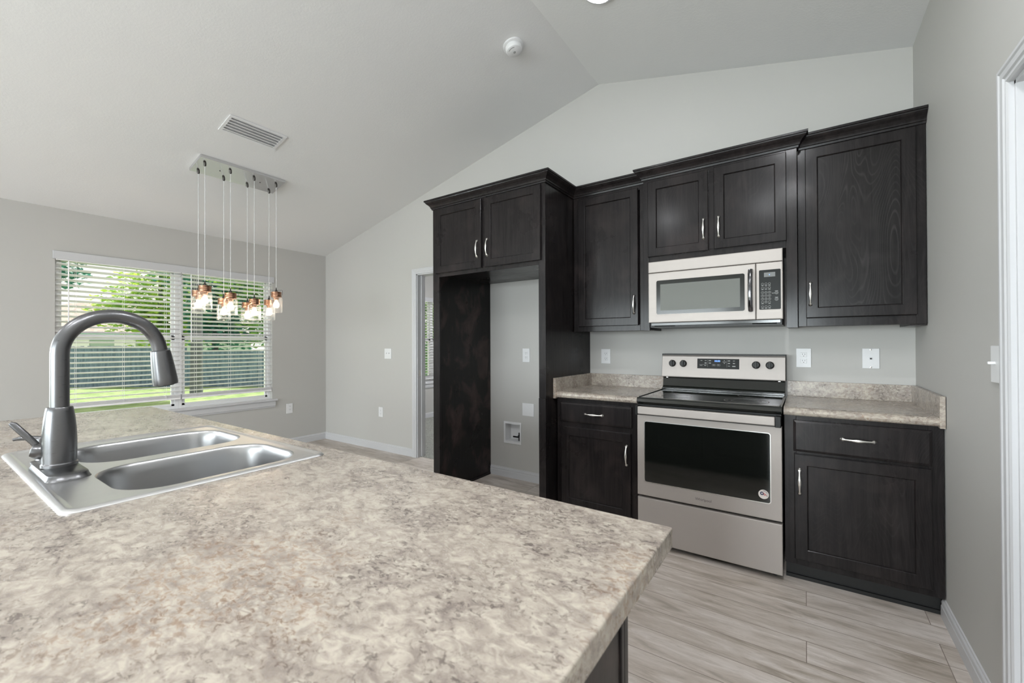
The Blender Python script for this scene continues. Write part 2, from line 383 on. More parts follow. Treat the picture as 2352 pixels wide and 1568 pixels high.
# door casings
CP = [(0, 0), (.0, .012), (.008, .016), (.014, .014), (.02, .014), (.026, .018), (.042, .019), (.048, .022), (.057, .022), (.06, .016), (.06, 0)]  # (across, proud)
def casing(bm, a0, a1, zt, place):
    """U-shaped mitred casing; place(a, z, proud) -> point"""
    loops = []
    for (a, z, sa, sz) in ((a0, 0, -1, 0), (a0, zt, -1, 1), (a1, zt, 1, 1), (a1, 0, 1, 0)):
        loops.append([place(a+sa*o, z+sz*o, p) for o, p in CP])
    loft(bm, loops, True, True)
bm = B(); casing(bm, KDOOR[0]+.004, KDOOR[1]-.004, KDOOR[3]-.004, lambda a, z, p: (a, -p, z)); struct('trim_1', bm, M_WHITE)
struct('trim_2', boxes((KDOOR[0], KDOOR[0]+.015, 0, .115, 0, KDOOR[3]), (KDOOR[1]-.015, KDOOR[1], 0, .115, 0, KDOOR[3]), (KDOOR[0], KDOOR[1], 0, .115, KDOOR[3]-.015, KDOOR[3]), (KDOOR[0]+.015, KDOOR[0]+.027, .05, .085, 0, KDOOR[3]-.015)), M_WHITE, bevel=.001)
bm = B(); casing(bm, RD[0]+.004, RD[1]-.004, RD[3]-.004, lambda a, z, p: (-p, a, z)); struct('trim_3', bm, M_WHITE)
bm = boxes((0, .12, RD[1]-.015, RD[1], 0, RD[3]), (0, .12, RD[0], RD[0]+.015, 0, RD[3]), (0, .12, RD[0], RD[1], RD[3]-.015, RD[3]), (.03, .06, RD[1]-.027, RD[1]-.015, 0, RD[3]))
struct('trim_4', bm, M_WHITE, bevel=.001)
def panel_door(name, y0, y1, x):
    bm = boxes((x, x+.035, y0, y1, .01, 2.02)); d = struct(name, bm, M_WHITE)
    b2 = B()
    for za, zb in ((.2, .95), (1.1, 1.88)):
        for ya_, yb in ((y0+.12, (y0+y1)/2-.04), ((y0+y1)/2+.04, y1-.12)): box(b2, x-.006, x, ya_, yb, za, zb)
    obj('door_panel', b2, M_WHITE, d, bevel=.004)
    b3 = B(); lathe(b3, [(.03, 0), (.03, .004), (.01, .008), (.01, .035), (.026, .045), (.028, .06), (.015, .068), (0, .07)], (x, y0+.07, .95), 20, (-1, 0, 0))
    obj('door_handle', b3, M_NICKEL, d, smooth=True)
    return d
panel_door('door_2', RD[0]+.016, RD[1]-.016, .062)
# strike plate on the bedroom door jamb
sp = obj('strike_plate', boxes((KDOOR[0]+.0145, KDOOR[0]+.0165, .018, .046, .90, .965)), M_NICKEL)
tag(sp, 'small metal strike plate on the white door jamb', 'strike plate')

# ---------------------------------------------------------------- windows
def window(name, y0, y1, z0, z1, xin):
    """single-hung vinyl unit in the left wall; xin = room side face of frame"""
    x0, x1 = xin-.07, xin; fw = .03
    fr = struct(name, boxes((x0, x1, y0, y0+fw, z0, z1), (x0, x1, y1-fw, y1, z0, z1), (x0, x1, y0+fw, y1-fw, z0, z0+.03), (x0, x1, y0+fw, y1-fw, z1-.03, z1)), M_VINYL, bevel=.002)
    zm = 1.328
    a, b = y0+fw, y1-fw; s = .022
    obj('sash', boxes((x0+.01, x0+.035, a, a+s, zm, z1-.03), (x0+.01, x0+.035, b-s, b, zm, z1-.03), (x0+.01, x0+.035, a, b, zm, zm+.03), (x0+.01, x0+.035, a, b, z1-.05, z1-.03)), M_VINYL, fr, bevel=.002)
    obj('sash', boxes((x0+.035, x0+.062, a, a+s+.006, z0+.03, zm+.02), (x0+.035, x0+.062, b-s-.006, b, z0+.03, zm+.02), (x0+.035, x0+.062, a, b, zm-.02, zm+.02), (x0+.035, x0+.062, a, b, z0+.03, z0+.052)), M_VINYL, fr, bevel=.002)
    obj('window_pane', boxes((x0+.021, x0+.024, a, b, zm, z1-.04)), M_PANE, fr)
    obj('window_pane', boxes((x0+.046, x0+.049, a, b, z0+.04, zm)), M_PANE, fr)
    return fr
XW = LX-.045
window('window_1', -2.51, -1.62, .60, 2.045, XW); window('window_2', -1.62, -.70, .60, 2.045, XW)
window('window_3', 1.09, 2.01, .60, 2.03, XW); window('window_4', 2.01, 2.93, .60, 2.03, XW)
def sill(name, y0, y1, z):
    bm = B(); box(bm, LX-.06, LX+.035, y0-.055, y1+.055, z-.024, z); box(bm, LX-.002, LX+.02, y0-.035, y1+.035, z-.085, z-.024); box(bm, LX-.002, LX+.013, y0-.03, y1+.03, z-.1, z-.085)
    struct(name, bm, M_WHITE, bevel=.004)
sill('trim_5', W1[0], W1[1], .603); sill('trim_6', W3[0], W3[1], .603)
def blind(name, y0, y1, ztop, zbot, label, wand=True):
    xc = LX-.018; th = thing(name, (xc, (y0+y1)/2, ztop), label, 'window blind', 'white slatted window blinds')
    obj('headrail', boxes((xc-.026, xc+.026, y0, y1, ztop-.045, ztop)), M_SLAT, th, bevel=.003)
    bm = B(); z = ztop-.075; a = R(16)
    while z > zbot+.055:
        Mx = Matrix.Translation((xc, 0, z)) @ Matrix.Rotation(-a, 4, 'Y')
        box(bm, -.025, .025, y0+.004, y1-.004, -.0015, .0015, Mx); z -= .0455
    for k in range(5): box(bm, xc-.025, xc+.025, y0+.004, y1-.004, zbot+.02+k*.006, zbot+.0235+k*.006)
    obj('slats', bm, M_SLAT, th)
    obj('bottom_rail', boxes((xc-.025, xc+.025, y0+.004, y1-.004, zbot, zbot+.018)), M_SLAT, th, bevel=.003)
    for f in (.14, .5, .86):
        y = y0+(y1-y0)*f
        for dx in (-.027, .027):
            bm = B(); tube(bm, [(xc+dx, y, zbot+.01), (xc+dx, y, ztop-.04)], .0011, 5); obj('ladder_cord', bm, M_SLAT, th)
    if wand:
        bm = B(); tube(bm, [(xc+.04, y0+.075, ztop-.05), (xc+.042, y0+.075, 1.29)], .0045, 8)
        obj('tilt_wand', bm, M_SLAT, th, smooth=True)
    return th
blind('window_blind', W1[0]+.004, -1.612, 2.04, .70, 'white horizontal slat blind on the left half of the wide window, with tilt wand')
blind('window_blind', -1.606, W1[1]-.004, 2.04, .70, 'white slat blind on the right half of the wide window, behind the jar lights')
blind('window_blind', W3[0]+.004, W3[1]-.004, 2.02, .66, 'white slat blind seen through the bedroom doorway beside the tall cabinet')
v = obj('valance', boxes((LX+.002, LX+.018, -2.525, -.682, 2.003, 2.072)), M_WHITE, bevel=.003)
tag(v, 'white valance board across the top of the wide window', 'valance')
v = obj('valance', boxes((LX+.002, LX+.018, 1.06, 2.96, 1.985, 2.05)), M_WHITE, bevel=.003)
tag(v, 'white valance board above the bedroom window past the doorway', 'valance')

# unseen patio slider added to brighten the room (daylight lamp outside it)
bm = boxes((SD[0], SD[0]+.05, YB-.1, YB-.03, .1, 2.2), (SD[1]-.05, SD[1], YB-.1, YB-.03, .1, 2.2), (SD[0], SD[1], YB-.1, YB-.03, .1, .16), (SD[0], SD[1], YB-.1, YB-.03, 2.14, 2.2), ((SD[0]+SD[1])/2-.04, (SD[0]+SD[1])/2+.04, YB-.1, YB-.03, .1, 2.2))
d5 = struct('added_rear_slider', bm, M_VINYL, bevel=.002)
obj('window_pane', boxes((SD[0]+.04, SD[1]-.04, YB-.068, YB-.062, .14, 2.16)), M_PANE, d5)

bm = boxes((RDR[0], RDR[0]+.06, YB-.1, YB-.04, .12, 2.08), (RDR[1]-.06, RDR[1], YB-.1, YB-.04, .12, 2.08), (RDR[0]+.06, RDR[1]-.06, YB-.1, YB-.04, .12, .2), (RDR[0]+.06, RDR[1]-.06, YB-.1, YB-.04, 2.0, 2.08))  # unseen glass door, added so fill light reaches the aisle
d3 = struct('added_rear_door', bm, M_VINYL, bevel=.002)
obj('door_pane', boxes((RDR[0]+.05, RDR[1]-.05, YB-.073, YB-.067, .19, 2.01)), M_PANE, d3)
bm = boxes((LX-.1, LX-.04, W6[0], W6[0]+.05, W6[2], W6[3]), (LX-.1, LX-.04, W6[1]-.05, W6[1], W6[2], W6[3]), (LX-.1, LX-.04, W6[0]+.05, W6[1]-.05, W6[2], W6[2]+.05), (LX-.1, LX-.04, W6[0]+.05, W6[1]-.05, W6[3]-.05, W6[3]), (LX-.1, LX-.04, -5.53, -5.47, W6[2]+.05, W6[3]-.05))  # unseen window added behind the camera to let in fill light
d6 = struct('added_side_window', bm, M_VINYL, bevel=.002)
obj('window_pane', boxes((LX-.073, LX-.067, W6[0]+.04, W6[1]-.04, W6[2]+.04, W6[3]-.04)), M_PANE, d6)

# ---------------------------------------------------------------- cabinet kit
def pull_bm():
    bm = B(); n = 25; pts = []; rad = []
    for i in range(n):
        s = i/(n-1)*2-1; a = abs(s)
        pts.append((0, -.004-.019*(1-a**2.4)**.8 if a < 1 else -.004, s*.064))
        w = .0062*math.exp(-((a-.97)/.09)**2)+.0036*math.exp(-(s/.34)**2)+.0042
        rad.append(w)
    tube(bm, pts, rad, 10, 1.0, .6, (0, 1, 0))
    for s in (-1, 1): lathe(bm, [(.0085, 0), (.009, .002), (.006, .005), (0, .0056)], (0, 0, s*.062), 14, (0, -1, 0))
    return bm
_pull = None
def pull(parent, x, y, z, horiz=False):
    global _pull
    if _pull is None:
        bm = pull_bm(); bmesh.ops.recalc_face_normals(bm, faces=bm.faces); _pull = bpy.data.meshes.new('handle'); bm.to_mesh(_pull); bm.free(); _pull.materials.append(M_NICKEL)
        _pull.polygons.foreach_set('use_smooth', [True]*len(_pull.polygons))
    o = bpy.data.objects.new('handle', _pull); COL.objects.link(o); o.parent = parent
    w = Vector((0, 0, 0)); q = parent
    while q is not None: w += Vector(q.location); q = q.parent
    o.location = Vector((x, y, z))-w
    if horiz: o.rotation_euler = (0, R(90), 0)
    o['label'] = 'curved satin nickel handle'
    return o
def shaker(parent, x0, x1, z0, z1, yf, name='door', fr=.058, sgn=-1, mat_=None):
    """door whose back is at yf, 20 mm thick, recessed flat panel with a bead"""
    def Y(d): return yf+sgn*d
    bm = B(); T = .02
    def ring(o, d): return [(x0+o, Y(d), z0+o), (x1-o, Y(d), z0+o), (x1-o, Y(d), z1-o), (x0+o, Y(d), z1-o)]
    loft(bm, [ring(0, 0), ring(0, T-.003), ring(.003, T), ring(fr-.004, T), ring(fr-.001, T-.002), ring(fr+.002, T-.0085), ring(fr+.006, T-.0085)], True, True)
    bm.faces.ensure_lookup_table(); bm.faces[-1].material_index = 1
    return obj(name, bm, (M_WOOD, mat_ or M_WOOD), parent)
def slab(parent, x0, x1, z0, z1, yf, name='drawer'):
    bm = B(); T = .02
    def ring(o, d): return [(x0+o, yf-d, z0+o), (x1-o, yf-d, z0+o), (x1-o, yf-d, z1-o), (x0+o, yf-d, z1-o)]
    loft(bm, [ring(0, 0), ring(0, T-.006), ring(.002, T-.004), ring(.012, T), ring(.02, T)], True, True)
    return obj(name, bm, M_WOOD, parent)
ZC, ZCT = 2.374, 2.447
CROWN = [(0, ZC), (.008, ZC), (.010, ZC+.010), (.015, ZC+.013), (.016, ZC+.020), (.019, ZC+.026), (.027, ZC+.036), (.038, ZC+.045), (.046, ZC+.054), (.048, ZC+.060), (.054, ZC+.062), (.055, ZCT), (0, ZCT)]
def crown(parent, path):
    bm = B(); extr(bm, CROWN, path); return obj('crown_molding', bm, M_WOOD, parent)
Z0 = 1.352; ZT = 2.40
# --- fridge surround
FX0, FX1, FY = -3.077, -1.997, -.74
fc = thing('refrigerator_cabinet', ((FX0+FX1)/2, -.37, 0), 'tall black stained cabinet surround around the empty refrigerator space', 'cabinet')
obj('cabinet_box', boxes((FX0+.03, FX1-.005, FY+.02, -.002, 1.838, ZT), (FX0, FX0+.03, FY+.02, -.002, 1.838, ZT)), M_WOOD, fc)
obj('side_panel', boxes((FX0, FX0+.034, FY+.02, -.002, .0, 1.838)), M_WOODP, fc)['label'] = 'worn black side panel with brownish patches'
obj('side_panel', boxes((FX1-.034, FX1, FY+.02, -.002, .0, 2.40)), M_WOOD, fc)
obj('face_frame', boxes((FX0, FX0+.07, FY, FY+.02, 0, ZT), (FX1-.055, FX1, FY, FY+.02, .878, ZT), (FX0+.07, FX1-.055, FY, FY+.02, 1.808, 1.85), (FX0+.07, FX1-.055, FY, FY+.02, 2.345, ZT), ((FX0+FX1)/2-.02, (FX0+FX1)/2+.025, FY, FY+.02, 1.85, 2.345)), M_WOOD, fc, bevel=.0012)
obj('filler_strip', boxes((FX1-.055, FX1, FY-.004, FY+.02, 0, .877)), M_WOOD, fc, bevel=.001)
obj('shoe_molding', boxes((FX0+.034, FX0+.046, FY+.02, -.02, 0, .02)), M_WOOD, fc)
d = shaker(fc, -3.035, -2.552, 1.838, 2.366, FY); pull(d, -2.587, FY-.02, 1.985)
d = shaker(fc, -2.517, -2.028, 1.838, 2.366, FY); pull(d, -2.490, FY-.02, 1.985)
crown(fc, [(FX0, -.002), (FX0, FY), (FX1, FY), (FX1, -.31)])
# --- upper cabinets
def upper(name, x0, x1, yf, z0, doors, label, cpath, drop=None, dm=None):
    th = thing(name, ((x0+x1)/2, yf/2, z0), label, 'cabinet')
    obj('cabinet_box', boxes((x0, x1, yf+.02, -.002, z0 if drop is None else drop, ZT)), M_WOOD, th)
    zr = z0+.04
    if drop is None:
        obj('face_frame', boxes((x0, x0+.04, yf, yf+.02, z0-.006, ZT), (x1-.04, x1, yf, yf+.02, z0-.006, ZT), (x0+.04, x1-.04, yf, yf+.02, z0-.006, zr), (x0+.04, x1-.04, yf, yf+.02, 2.34, ZT)), M_WOOD, th, bevel=.0012)
    else:
        obj('face_frame', boxes((x0, x0+.04, yf, yf+.02, z0-.006, ZT), (x1-.055, x1, yf, yf+.02, z0-.006, ZT), (x0+.04, x1-.055, yf, yf+.02, drop, drop+.045), (x0+.04, x1-.055, yf, yf+.02, 2.34, ZT), (-1.025, -.985, yf, yf+.02, drop+.045, 2.34)), M_WOOD, th, bevel=.0012)
        each('side_filler', [(x0, x0+.018, yf+.02, -.002, z0, drop), (x1-.055, x1, yf+.02, -.002, z0, drop)], M_WOOD, th)
    for (a, b, c, d_, px, pz) in doors:
        dd = shaker(th, a, b, c, d_, yf, mat_=dm); pull(dd, px, yf-.02, pz)
    crown(th, cpath)
    return th
upper('wall_cabinet', -1.990, -1.435, -.31, Z0, [(-1.945, -1.484, 1.384, 2.352, -1.513, 1.531)], 'single door black wall cabinet between the refrigerator surround and the microwave', [(-1.99, -.31), (-1.435, -.31)])
upper('wall_cabinet', -.549, -.004, -.31, Z0+.004, [(-.512, -.042, 1.398, 2.366, -.492, 1.534)], 'single door black wall cabinet at the right wall with swirling wood grain', [(-.549, -.31), (-.002, -.31)], dm=M_SWIRL)
upper('wall_cabinet', -1.433, -.551, -.365, Z0-.004, [(-1.398, -1.018, 1.842, 2.352, -1.045, 1.98), (-.985, -.602, 1.845, 2.357, -.957, 1.98)], 'double door black wall cabinet above the microwave', [(-1.433, -.3), (-1.433, -.365), (-.551, -.365), (-.551, -.3)], drop=1.806)
UR = [o for o in bpy.data.objects if o.get('label', '').startswith('single door black wall cabinet at the right wall')][0]
obj('mounting_block', boxes((-.068, -.006, -.305, -.01, 1.342, 1.356)), M_WOOD, UR)
# --- base cabinets
def base(name, x0, x1, label, dr, do, hd, toe, dsx):
    th = thing(name, ((x0+x1)/2, -.3, 0), label, 'cabinet')
    yf = -.61
    obj('cabinet_box', boxes((x0, x1, yf+.02, -.002, .095, .874)), M_WOOD, th)
    obj('face_frame', boxes((x0, dr[0]+.012, yf, yf+.02, .095, .875), (dr[1]-.012, x1, yf, yf+.02, .095, .875), (dr[0]+.012, dr[1]-.012, yf, yf+.02, .095, .15), (dr[0]+.012, dr[1]-.012, yf, yf+.02, do[3]-.012, dr[2]+.012), (dr[0]+.012, dr[1]-.012, yf, yf+.02, dr[3]-.012, .875)), M_WOOD, th, bevel=.0012)
    obj('toe_kick', boxes((x0+.002, x1-.002, yf+.06, -.01, 0, .095), (x0+.002, x1-.002, yf+.048, yf+.06, 0, .018)), M_TOE, th)
    s = slab(th, *dr, yf); pull(s, (dr[0]+dr[1])/2+dsx, yf-.02, .777, True)
    d = shaker(th, *do, yf); pull(d, hd, yf-.02, .535)
    return th
base('base_cabinet', -1.978, -1.392, 'black base cabinet with drawer and door left of the range', (-1.948, -1.434, .712, .846), (-1.94, -1.441, .130, .674), -1.466, 0, 0)
base('base_cabinet', -.612, -.004, 'black base cabinet with drawer and door right of the range, against the wall', (-.572, -.044, .690, .852), (-.569, -.046, .130, .676), -.546, 0, 0)
# --- worktops with backsplashes
def worktop(name, x0, x1, side, label):
    th = thing(name, ((x0+x1)/2, -.3, .876), label, 'worktop')
    bm = B(); pr = [(-.002, .876), (-.628, .876), (-.635, .882), (-.640, .893), (-.637, .905), (-.628, .913), (-.612, .917), (-.59, .915), (-.03, .915), (-.002, .915)]
    loft(bm, [[(x0, y, z) for y, z in pr], [(x1, y, z) for y, z in pr]], True, True)
    obj('counter_slab', bm, M_GRAN, th)
    obj('backsplash', boxes((x0, x1, -.021, -.002, .915, 1.010)), M_GRAN, th, bevel=.0015)
    if side < 0: obj('side_splash', boxes((x0-.001, x0+.018, -.642, -.021, .876, 1.012), (x0-.001, x0+.018, -.642, -.6105, .868, .876)), M_GRAN, th, bevel=.0015)
    else: obj('side_splash', boxes((x1-.018, x1+.001, -.642, -.021, .876, 1.012), (x1-.018, x1+.001, -.642, -.6105, .868, .876)), M_GRAN, th, bevel=.0015)
    return th
worktop('worktop', -1.994, -1.392, -1, 'short speckled beige worktop left of the range')
worktop('worktop', -.614, -.004, 1, 'short speckled beige worktop right of the range')

# ---------------------------------------------------------------- range
RX0, RX1 = -1.386, -.621; RC = (RX0+RX1)/2
rg = thing('range', (RC, -.33, 0), 'stainless steel electric range with black glass cooktop between the base cabinets', 'range')
obj('range_body', boxes((RX0+.004, RX1-.004, -.625, -.03, .03, .905)), M_BLACK, rg)
for sx in (RX0+.04, RX1-.04):
    for sy in (-.58, -.08): bm = B(); lathe(bm, [(.014, 0), (.014, .02), (.008, .03)], (sx, sy, 0), 10); obj('leveling_foot', bm, M_BLACK, rg)
def steel_front(x0, x1, z0, z1, yb, yf):
    bm = B()
    def ring(o, y): return [(x0+o, y, z0+o), (x1-o, y, z0+o), (x1-o, y, z1-o), (x0+o, y, z1-o)]
    loft(bm, [ring(0, yb), ring(0, yf+.004), ring(.0015, yf+.001), ring(.005, yf), ring(.02, yf)], True, True); return bm
obj('storage_drawer', steel_front(RX0, RX1, .034, .302, -.625, -.66), M_STEEL, rg)['label'] = 'stainless steel bottom drawer front'
YD = -.662
od = obj('oven_door', steel_front(RX0, RX1, .316, .812, -.625, YD), M_STEEL, rg)
od['label'] = 'stainless steel oven door'
bm = B(); loops = [rr(-1.338, -.676, .405, .772, .012, 0, 4)]
def xz(l, y): return [(p.x, y, p.y) for p in l]
a = rr(-1.343, -.671, .400, .777, .014, 0, 4); b_ = rr(-1.339, -.675, .404, .773, .011, 0, 4)
loft(bm, [xz(a, YD+.002), xz(a, YD-.0022), xz(b_, YD-.0022), xz(b_, YD+.002)]); obj('window_bezel', bm, M_NICKEL, od)
bm = B(); loft(bm, [xz(b_, YD+.002), xz(b_, YD-.001)], False, True); obj('oven_window', bm, M_BGLASS, od)['label'] = 'black glass oven window'
bm = B(); text(bm, 'Whirlpool', .021, Mface(-1.005, YD-.0006, .355)); obj('wordmark', bm, mat('wordmark_ink', (.12, .11, .11), .4), od)
# handle
obj('handle', boxes((-1.368, -.650, -.712, -.690, .824, .870)), M_STEEL, od, bevel=.004)
each('handle_bracket', [(RX0+.002, -1.368, -.708, -.662, .816, .873), (-.650, RX1-.002, -.708, -.662, .816, .873)], M_BLACK, od, bevel=.003)
obj('vent_strip', boxes((RX0+.003, RX1-.003, -.655, -.62, .812, .878)), M_BLACK, rg)
# sticker
st = B(); sx_, sz_ = -.706, .447; ys = YD-.0014
lathe(st, [(.0245, 0), (.0245, .0006)], (sx_, ys, sz_), 36, (0, -1, 0))
stk = obj('sticker', st, M_STICK, od); stk['label'] = 'round white sticker lettered AMERICA'
bm = B()
for i, ch in enumerate('AMERICA'):
    an = R(92-i*20); rr0 = .0185
    text(bm, ch, .0085, Matrix.Translation((sx_+rr0*math.cos(an), ys-.0008, sz_+rr0*math.sin(an))) @ Matrix.Rotation(-(R(90)-an), 4, (0, -1, 0)).inverted() @ Matrix.Rotation(R(90), 4, 'X'))
obj('lettering', bm, M_BLUE, od)
bm = B()
for k in range(9):
    an = R(40*k); lathe(bm, [(.0034, 0), (.0034, .0003)], (sx_-.0075+.0062*math.cos(an), ys-.0006, sz_+.004+.0068*math.sin(an)), 5, (0, -1, 0))
obj('emblem', bm, M_BLUE, od)
bm = B()
for k in range(3):
    x = sx_+.001+.0052*k; z = sz_+.004-.0015*k
    tube(bm, [(x-.004, ys-.0007, z+.006-.002*k), (x+.0005, ys-.0007, z-.001), (x+.002, ys-.0007, z-.011+.002*k)], .0013, 6, 1, .2, (0, 1, 0))
obj('stripes', bm, M_RED, od)
# cooktop
bm = B(); ct = [(-.10, .900), (-.655, .876), (-.668, .880), (-.672, .895), (-.668, .912), (-.658, .9205), (-.645, .921), (-.11, .921), (-.10, .917)]
pr = [(-.10, .884), (-.655, .880), (-.668, .884), (-.672, .895), (-.668, .912), (-.658, .9205), (-.645, .921), (-.11, .921), (-.10, .917)]
loft(bm, [[(RX0-.001, y, z) for y, z in pr], [(RX1+.001, y, z) for y, z in pr]], True, True)
ck = obj('cooktop', bm, M_BGLASS, rg, bevel=.003); ck['label'] = 'black glass cooktop with ring markings'
M_BURN = mat('burner_mark', (.10, .10, .095), .3)
for cx, cy, rs in ((-.80, -.515, (.115, .112)), (-.80, -.24, (.075, .073)), (-1.19, -.50, (.09, .088)), (-1.19, -.24, (.09, .088)), (-.80, -.515, (.078, .076))):
    bm = B(); loft(bm, [[(cx+r*math.cos(2*math.pi*k/48), cy+r*math.sin(2*math.pi*k/48), z) for k in range(48)] for r, z in ((rs[0], .9212), (rs[0], .9216), (rs[1], .9216), (rs[1], .9212))])
    obj('burner_ring', bm, M_BURN, ck)
# raised rim strip of the cooktop
each('cooktop_trim', [(RX0+.002, RX1-.002, -.118, -.10, .92, .934), (RX1-.012, RX1-.004, -.64, -.118, .921, .9255), (RX0+.004, RX0+.012, -.64, -.118, .921, .9255)], M_ENAMEL, ck, bevel=.003)
# backguard
bm = B(); pr = [(-.015, .90), (-.100, .915), (-.104, .935), (-.088, .948), (-.078, 1.005), (-.09, 1.013), (-.09, 1.02), (-.015, 1.02)]
loft(bm, [[(RX0+.004, y, z) for y, z in pr], [(RX1-.004, y, z) for y, z in pr]], True, True)
obj('backguard_riser', bm, M_ENAMEL, rg, bevel=.002)
bm = B(); pr = [(-.012, 1.012), (-.100, 1.012), (-.103, 1.018), (-.086, 1.160), (-.078, 1.169), (-.068, 1.172), (-.012, 1.172)]
loft(bm, [[(RX0, y, z) for y, z in pr], [(RX1, y, z) for y, z in pr]], True, True)
gd = obj('control_panel', bm, M_STEEL, rg, bevel=.003, seg=3); gd['label'] = 'stainless steel control panel'
obj('top_cap', boxes((RX0-.003, RX1+.003, -.078, -.008, 1.1705, 1.179), (RX0-.003, RX0-.0003, -.075, -.008, 1.012, 1.1705), (RX1+.0003, RX1+.003, -.075, -.008, 1.012, 1.1705)), M_BLACK, rg, bevel=.002)
TL_ = math.atan2(.017, .142)   # tilt of the panel face
def PF(x, z, out=0):           # matrix of a frame lying on the tilted panel face (local x right, y up, z out)
    y = -.103+(z-1.018)*.017/.142
    return Matrix.Translation((x, y, z)) @ Matrix.Rotation(R(90)-TL_, 4, 'X') @ Matrix.Translation((0, 0, out))
def pbox(bm, cx, cz, w, h, d0, d1): box(bm, -w/2, w/2, -h/2, h/2, d0, d1, PF(cx, cz))
bm = B(); pbox(bm, -1.013, 1.113, .262, .069, -.001, .0008); dp = obj('display', bm, M_DISP, gd); dp['label'] = 'black clock display panel reading 10:50'
bm = B(); text(bm, '10:50', .017, PF(-1.017, 1.131, .0011), .0001); obj('clock_digits', bm, M_LED, dp)
bm = B()
for (x, z, w, h) in ((-1.117, 1.134, .012, .003), (-1.090, 1.134, .012, .003), (-1.090, 1.117, .013, .006), (-1.119, 1.100, .017, .003), (-1.092, 1.100, .013, .003), (-1.105, 1.107, .05, .001), (-1.063, 1.134, .014, .005), (-1.063, 1.117, .014, .005),
                     (-.972, 1.136, .007, .003), (-.972, 1.126, .022, .0025), (-.972, 1.117, .008, .003), (-.944, 1.134, .014, .005), (-.914, 1.134, .012, .003), (-.944, 1.117, .013, .005), (-.914, 1.117, .013, .005), (-.944, 1.099, .012, .003), (-.914, 1.098, .02, .006)):
    pbox(bm, x, z, w, h, .0009, .0011)
for x in (-1.038, -1.008):
    for dx, dz, w, h in ((0, .005, .018, .001), (0, -.005, .018, .001), (-.009, 0, .001, .010), (.009, 0, .001, .010), (0, 0, .003, .005)): pbox(bm, x+dx, 1.104+dz, w, h, .0009, .0011)
for x in (-1.076, -.957): pbox(bm, x, 1.115, .0008, .05, .0009, .0011)
obj('key_legends', bm, M_LEGEND, dp)
bm0 = B(); lathe(bm0, [(.0245, 0), (.0245, .003), (.022, .005), (.0205, .02), (.0185, .022), (0, .022)], (0, 0, 0), 28)
box(bm0, -.006, .006, -.0225, .0225, .018, .032)
k0 = None
for x in (-1.313, -1.238, -.784, -.706):
    if k0 is None:
        bmesh.ops.recalc_face_normals(bm0, faces=bm0.faces); me = bpy.data.meshes.new('knob'); bm0.to_mesh(me); bm0.free(); me.materials.append(M_BLACK)
        k0 = me
    k = bpy.data.objects.new('knob', k0); COL.objects.link(k); k.parent = gd
    w = -(Vector(gd.location)+Vector(rg.location)); k.matrix_local = Matrix.Translation(w) @ PF(x, 1.110)
    k['label'] = 'black control knob'
    b = k.modifiers.new('bevel', 'BEVEL'); b.width = .0015; b.segments = 2; b.limit_method = 'ANGLE'; b.angle_limit = R(40)
for x in (-1.313, -1.238, -.784, -.706):
    for z, w in ((1.142, .005), (1.077, .008)): bm = B(); pbox(bm, x, z, w, .002, 0, .0003); obj('knob_mark', bm, M_LEGEND, gd)
each('screw', [(x, x+.012, -.094, -.088, 1.0065, 1.0105) for x in (RX0+.03, RX1-.04)], M_NICKEL, rg)

# ---------------------------------------------------------------- microwave
MX0, MX1, MY = -1.388, -.621, -.41
mw = thing('microwave', ((MX0+MX1)/2, -.2, 1.36), 'stainless steel over-the-range microwave mounted above the cooktop', 'microwave')
obj('housing', boxes((MX0+.006, MX1-.006, -.385, -.004, 1.362, 1.802)), M_BLACK, mw)
obj('base_plate', boxes((MX0+.012, MX1-.012, MY+.02, -.385, 1.372, 1.392), (MX0+.03, -1.22, MY+.04, -.385, 1.366, 1.374), (-.78, MX1-.03, MY+.04, -.385, 1.366, 1.374)), M_ENAMEL, mw, bevel=.002)
obj('vent_grille', steel_front(MX0, MX1, 1.7275, 1.801, -.385, MY), M_STEEL, mw)
md = obj('door', steel_front(MX0, -.757, 1.393, 1.7245, -.385, MY), M_STEEL, mw)
a = rr(-1.3385, -.810, 1.444, 1.676, .014, 0, 5); b_ = rr(-1.3345, -.814, 1.448, 1.672, .011, 0, 5)
bm = B(); loft(bm, [xz(a, MY+.002), xz(a, MY-.002), xz(b_, MY-.002), xz(b_, MY+.002)]); obj('window_bezel', bm, M_STEEL, md)
bm = B(); loft(bm, [xz(b_, MY+.002), xz(b_, MY-.0006)], False, True); obj('window_frame', bm, M_ENAMEL, md)
obj('window_screen', boxes((-1.309, -.839, MY-.0014, MY, 1.472, 1.646)), mat('perforated_screen', (.13, .135, .12), .35, spec=.3), md)
bm = B(); hp = [(-.783, MY, 1.69), (-.783, MY-.012, 1.688), (-.783, MY-.028, 1.66), (-.783, MY-.034, 1.60), (-.783, MY-.034, 1.54), (-.783, MY-.028, 1.475), (-.783, MY-.012, 1.448), (-.783, MY, 1.446)]
tube(bm, hp, .0125, 14, .6, 1, (1, 0, 0)); obj('handle', bm, M_CHROME, md, smooth=True)['label'] = 'dark chrome handle'
cp = obj('control_panel', steel_front(-.7545, MX1, 1.393, 1.7245, -.385, MY), M_STEEL, mw)
a = rr(-.7395, -.631, 1.450, 1.682, .006, 0, 4)
bm = B(); loft(bm, [xz(a, MY+.002), xz(a, MY-.0008)], False, True); kp = obj('keypad', bm, M_DISP, cp); kp['label'] = 'black keypad'
obj('display', boxes((-.714, -.658, MY-.0014, MY-.0006, 1.640, 1.666)), mat('lcd_grey', (.13, .135, .13), .3), kp)
obj('indicator', boxes((-.688, -.685, MY-.0018, MY-.001, 1.650, 1.654)), M_LED, kp)
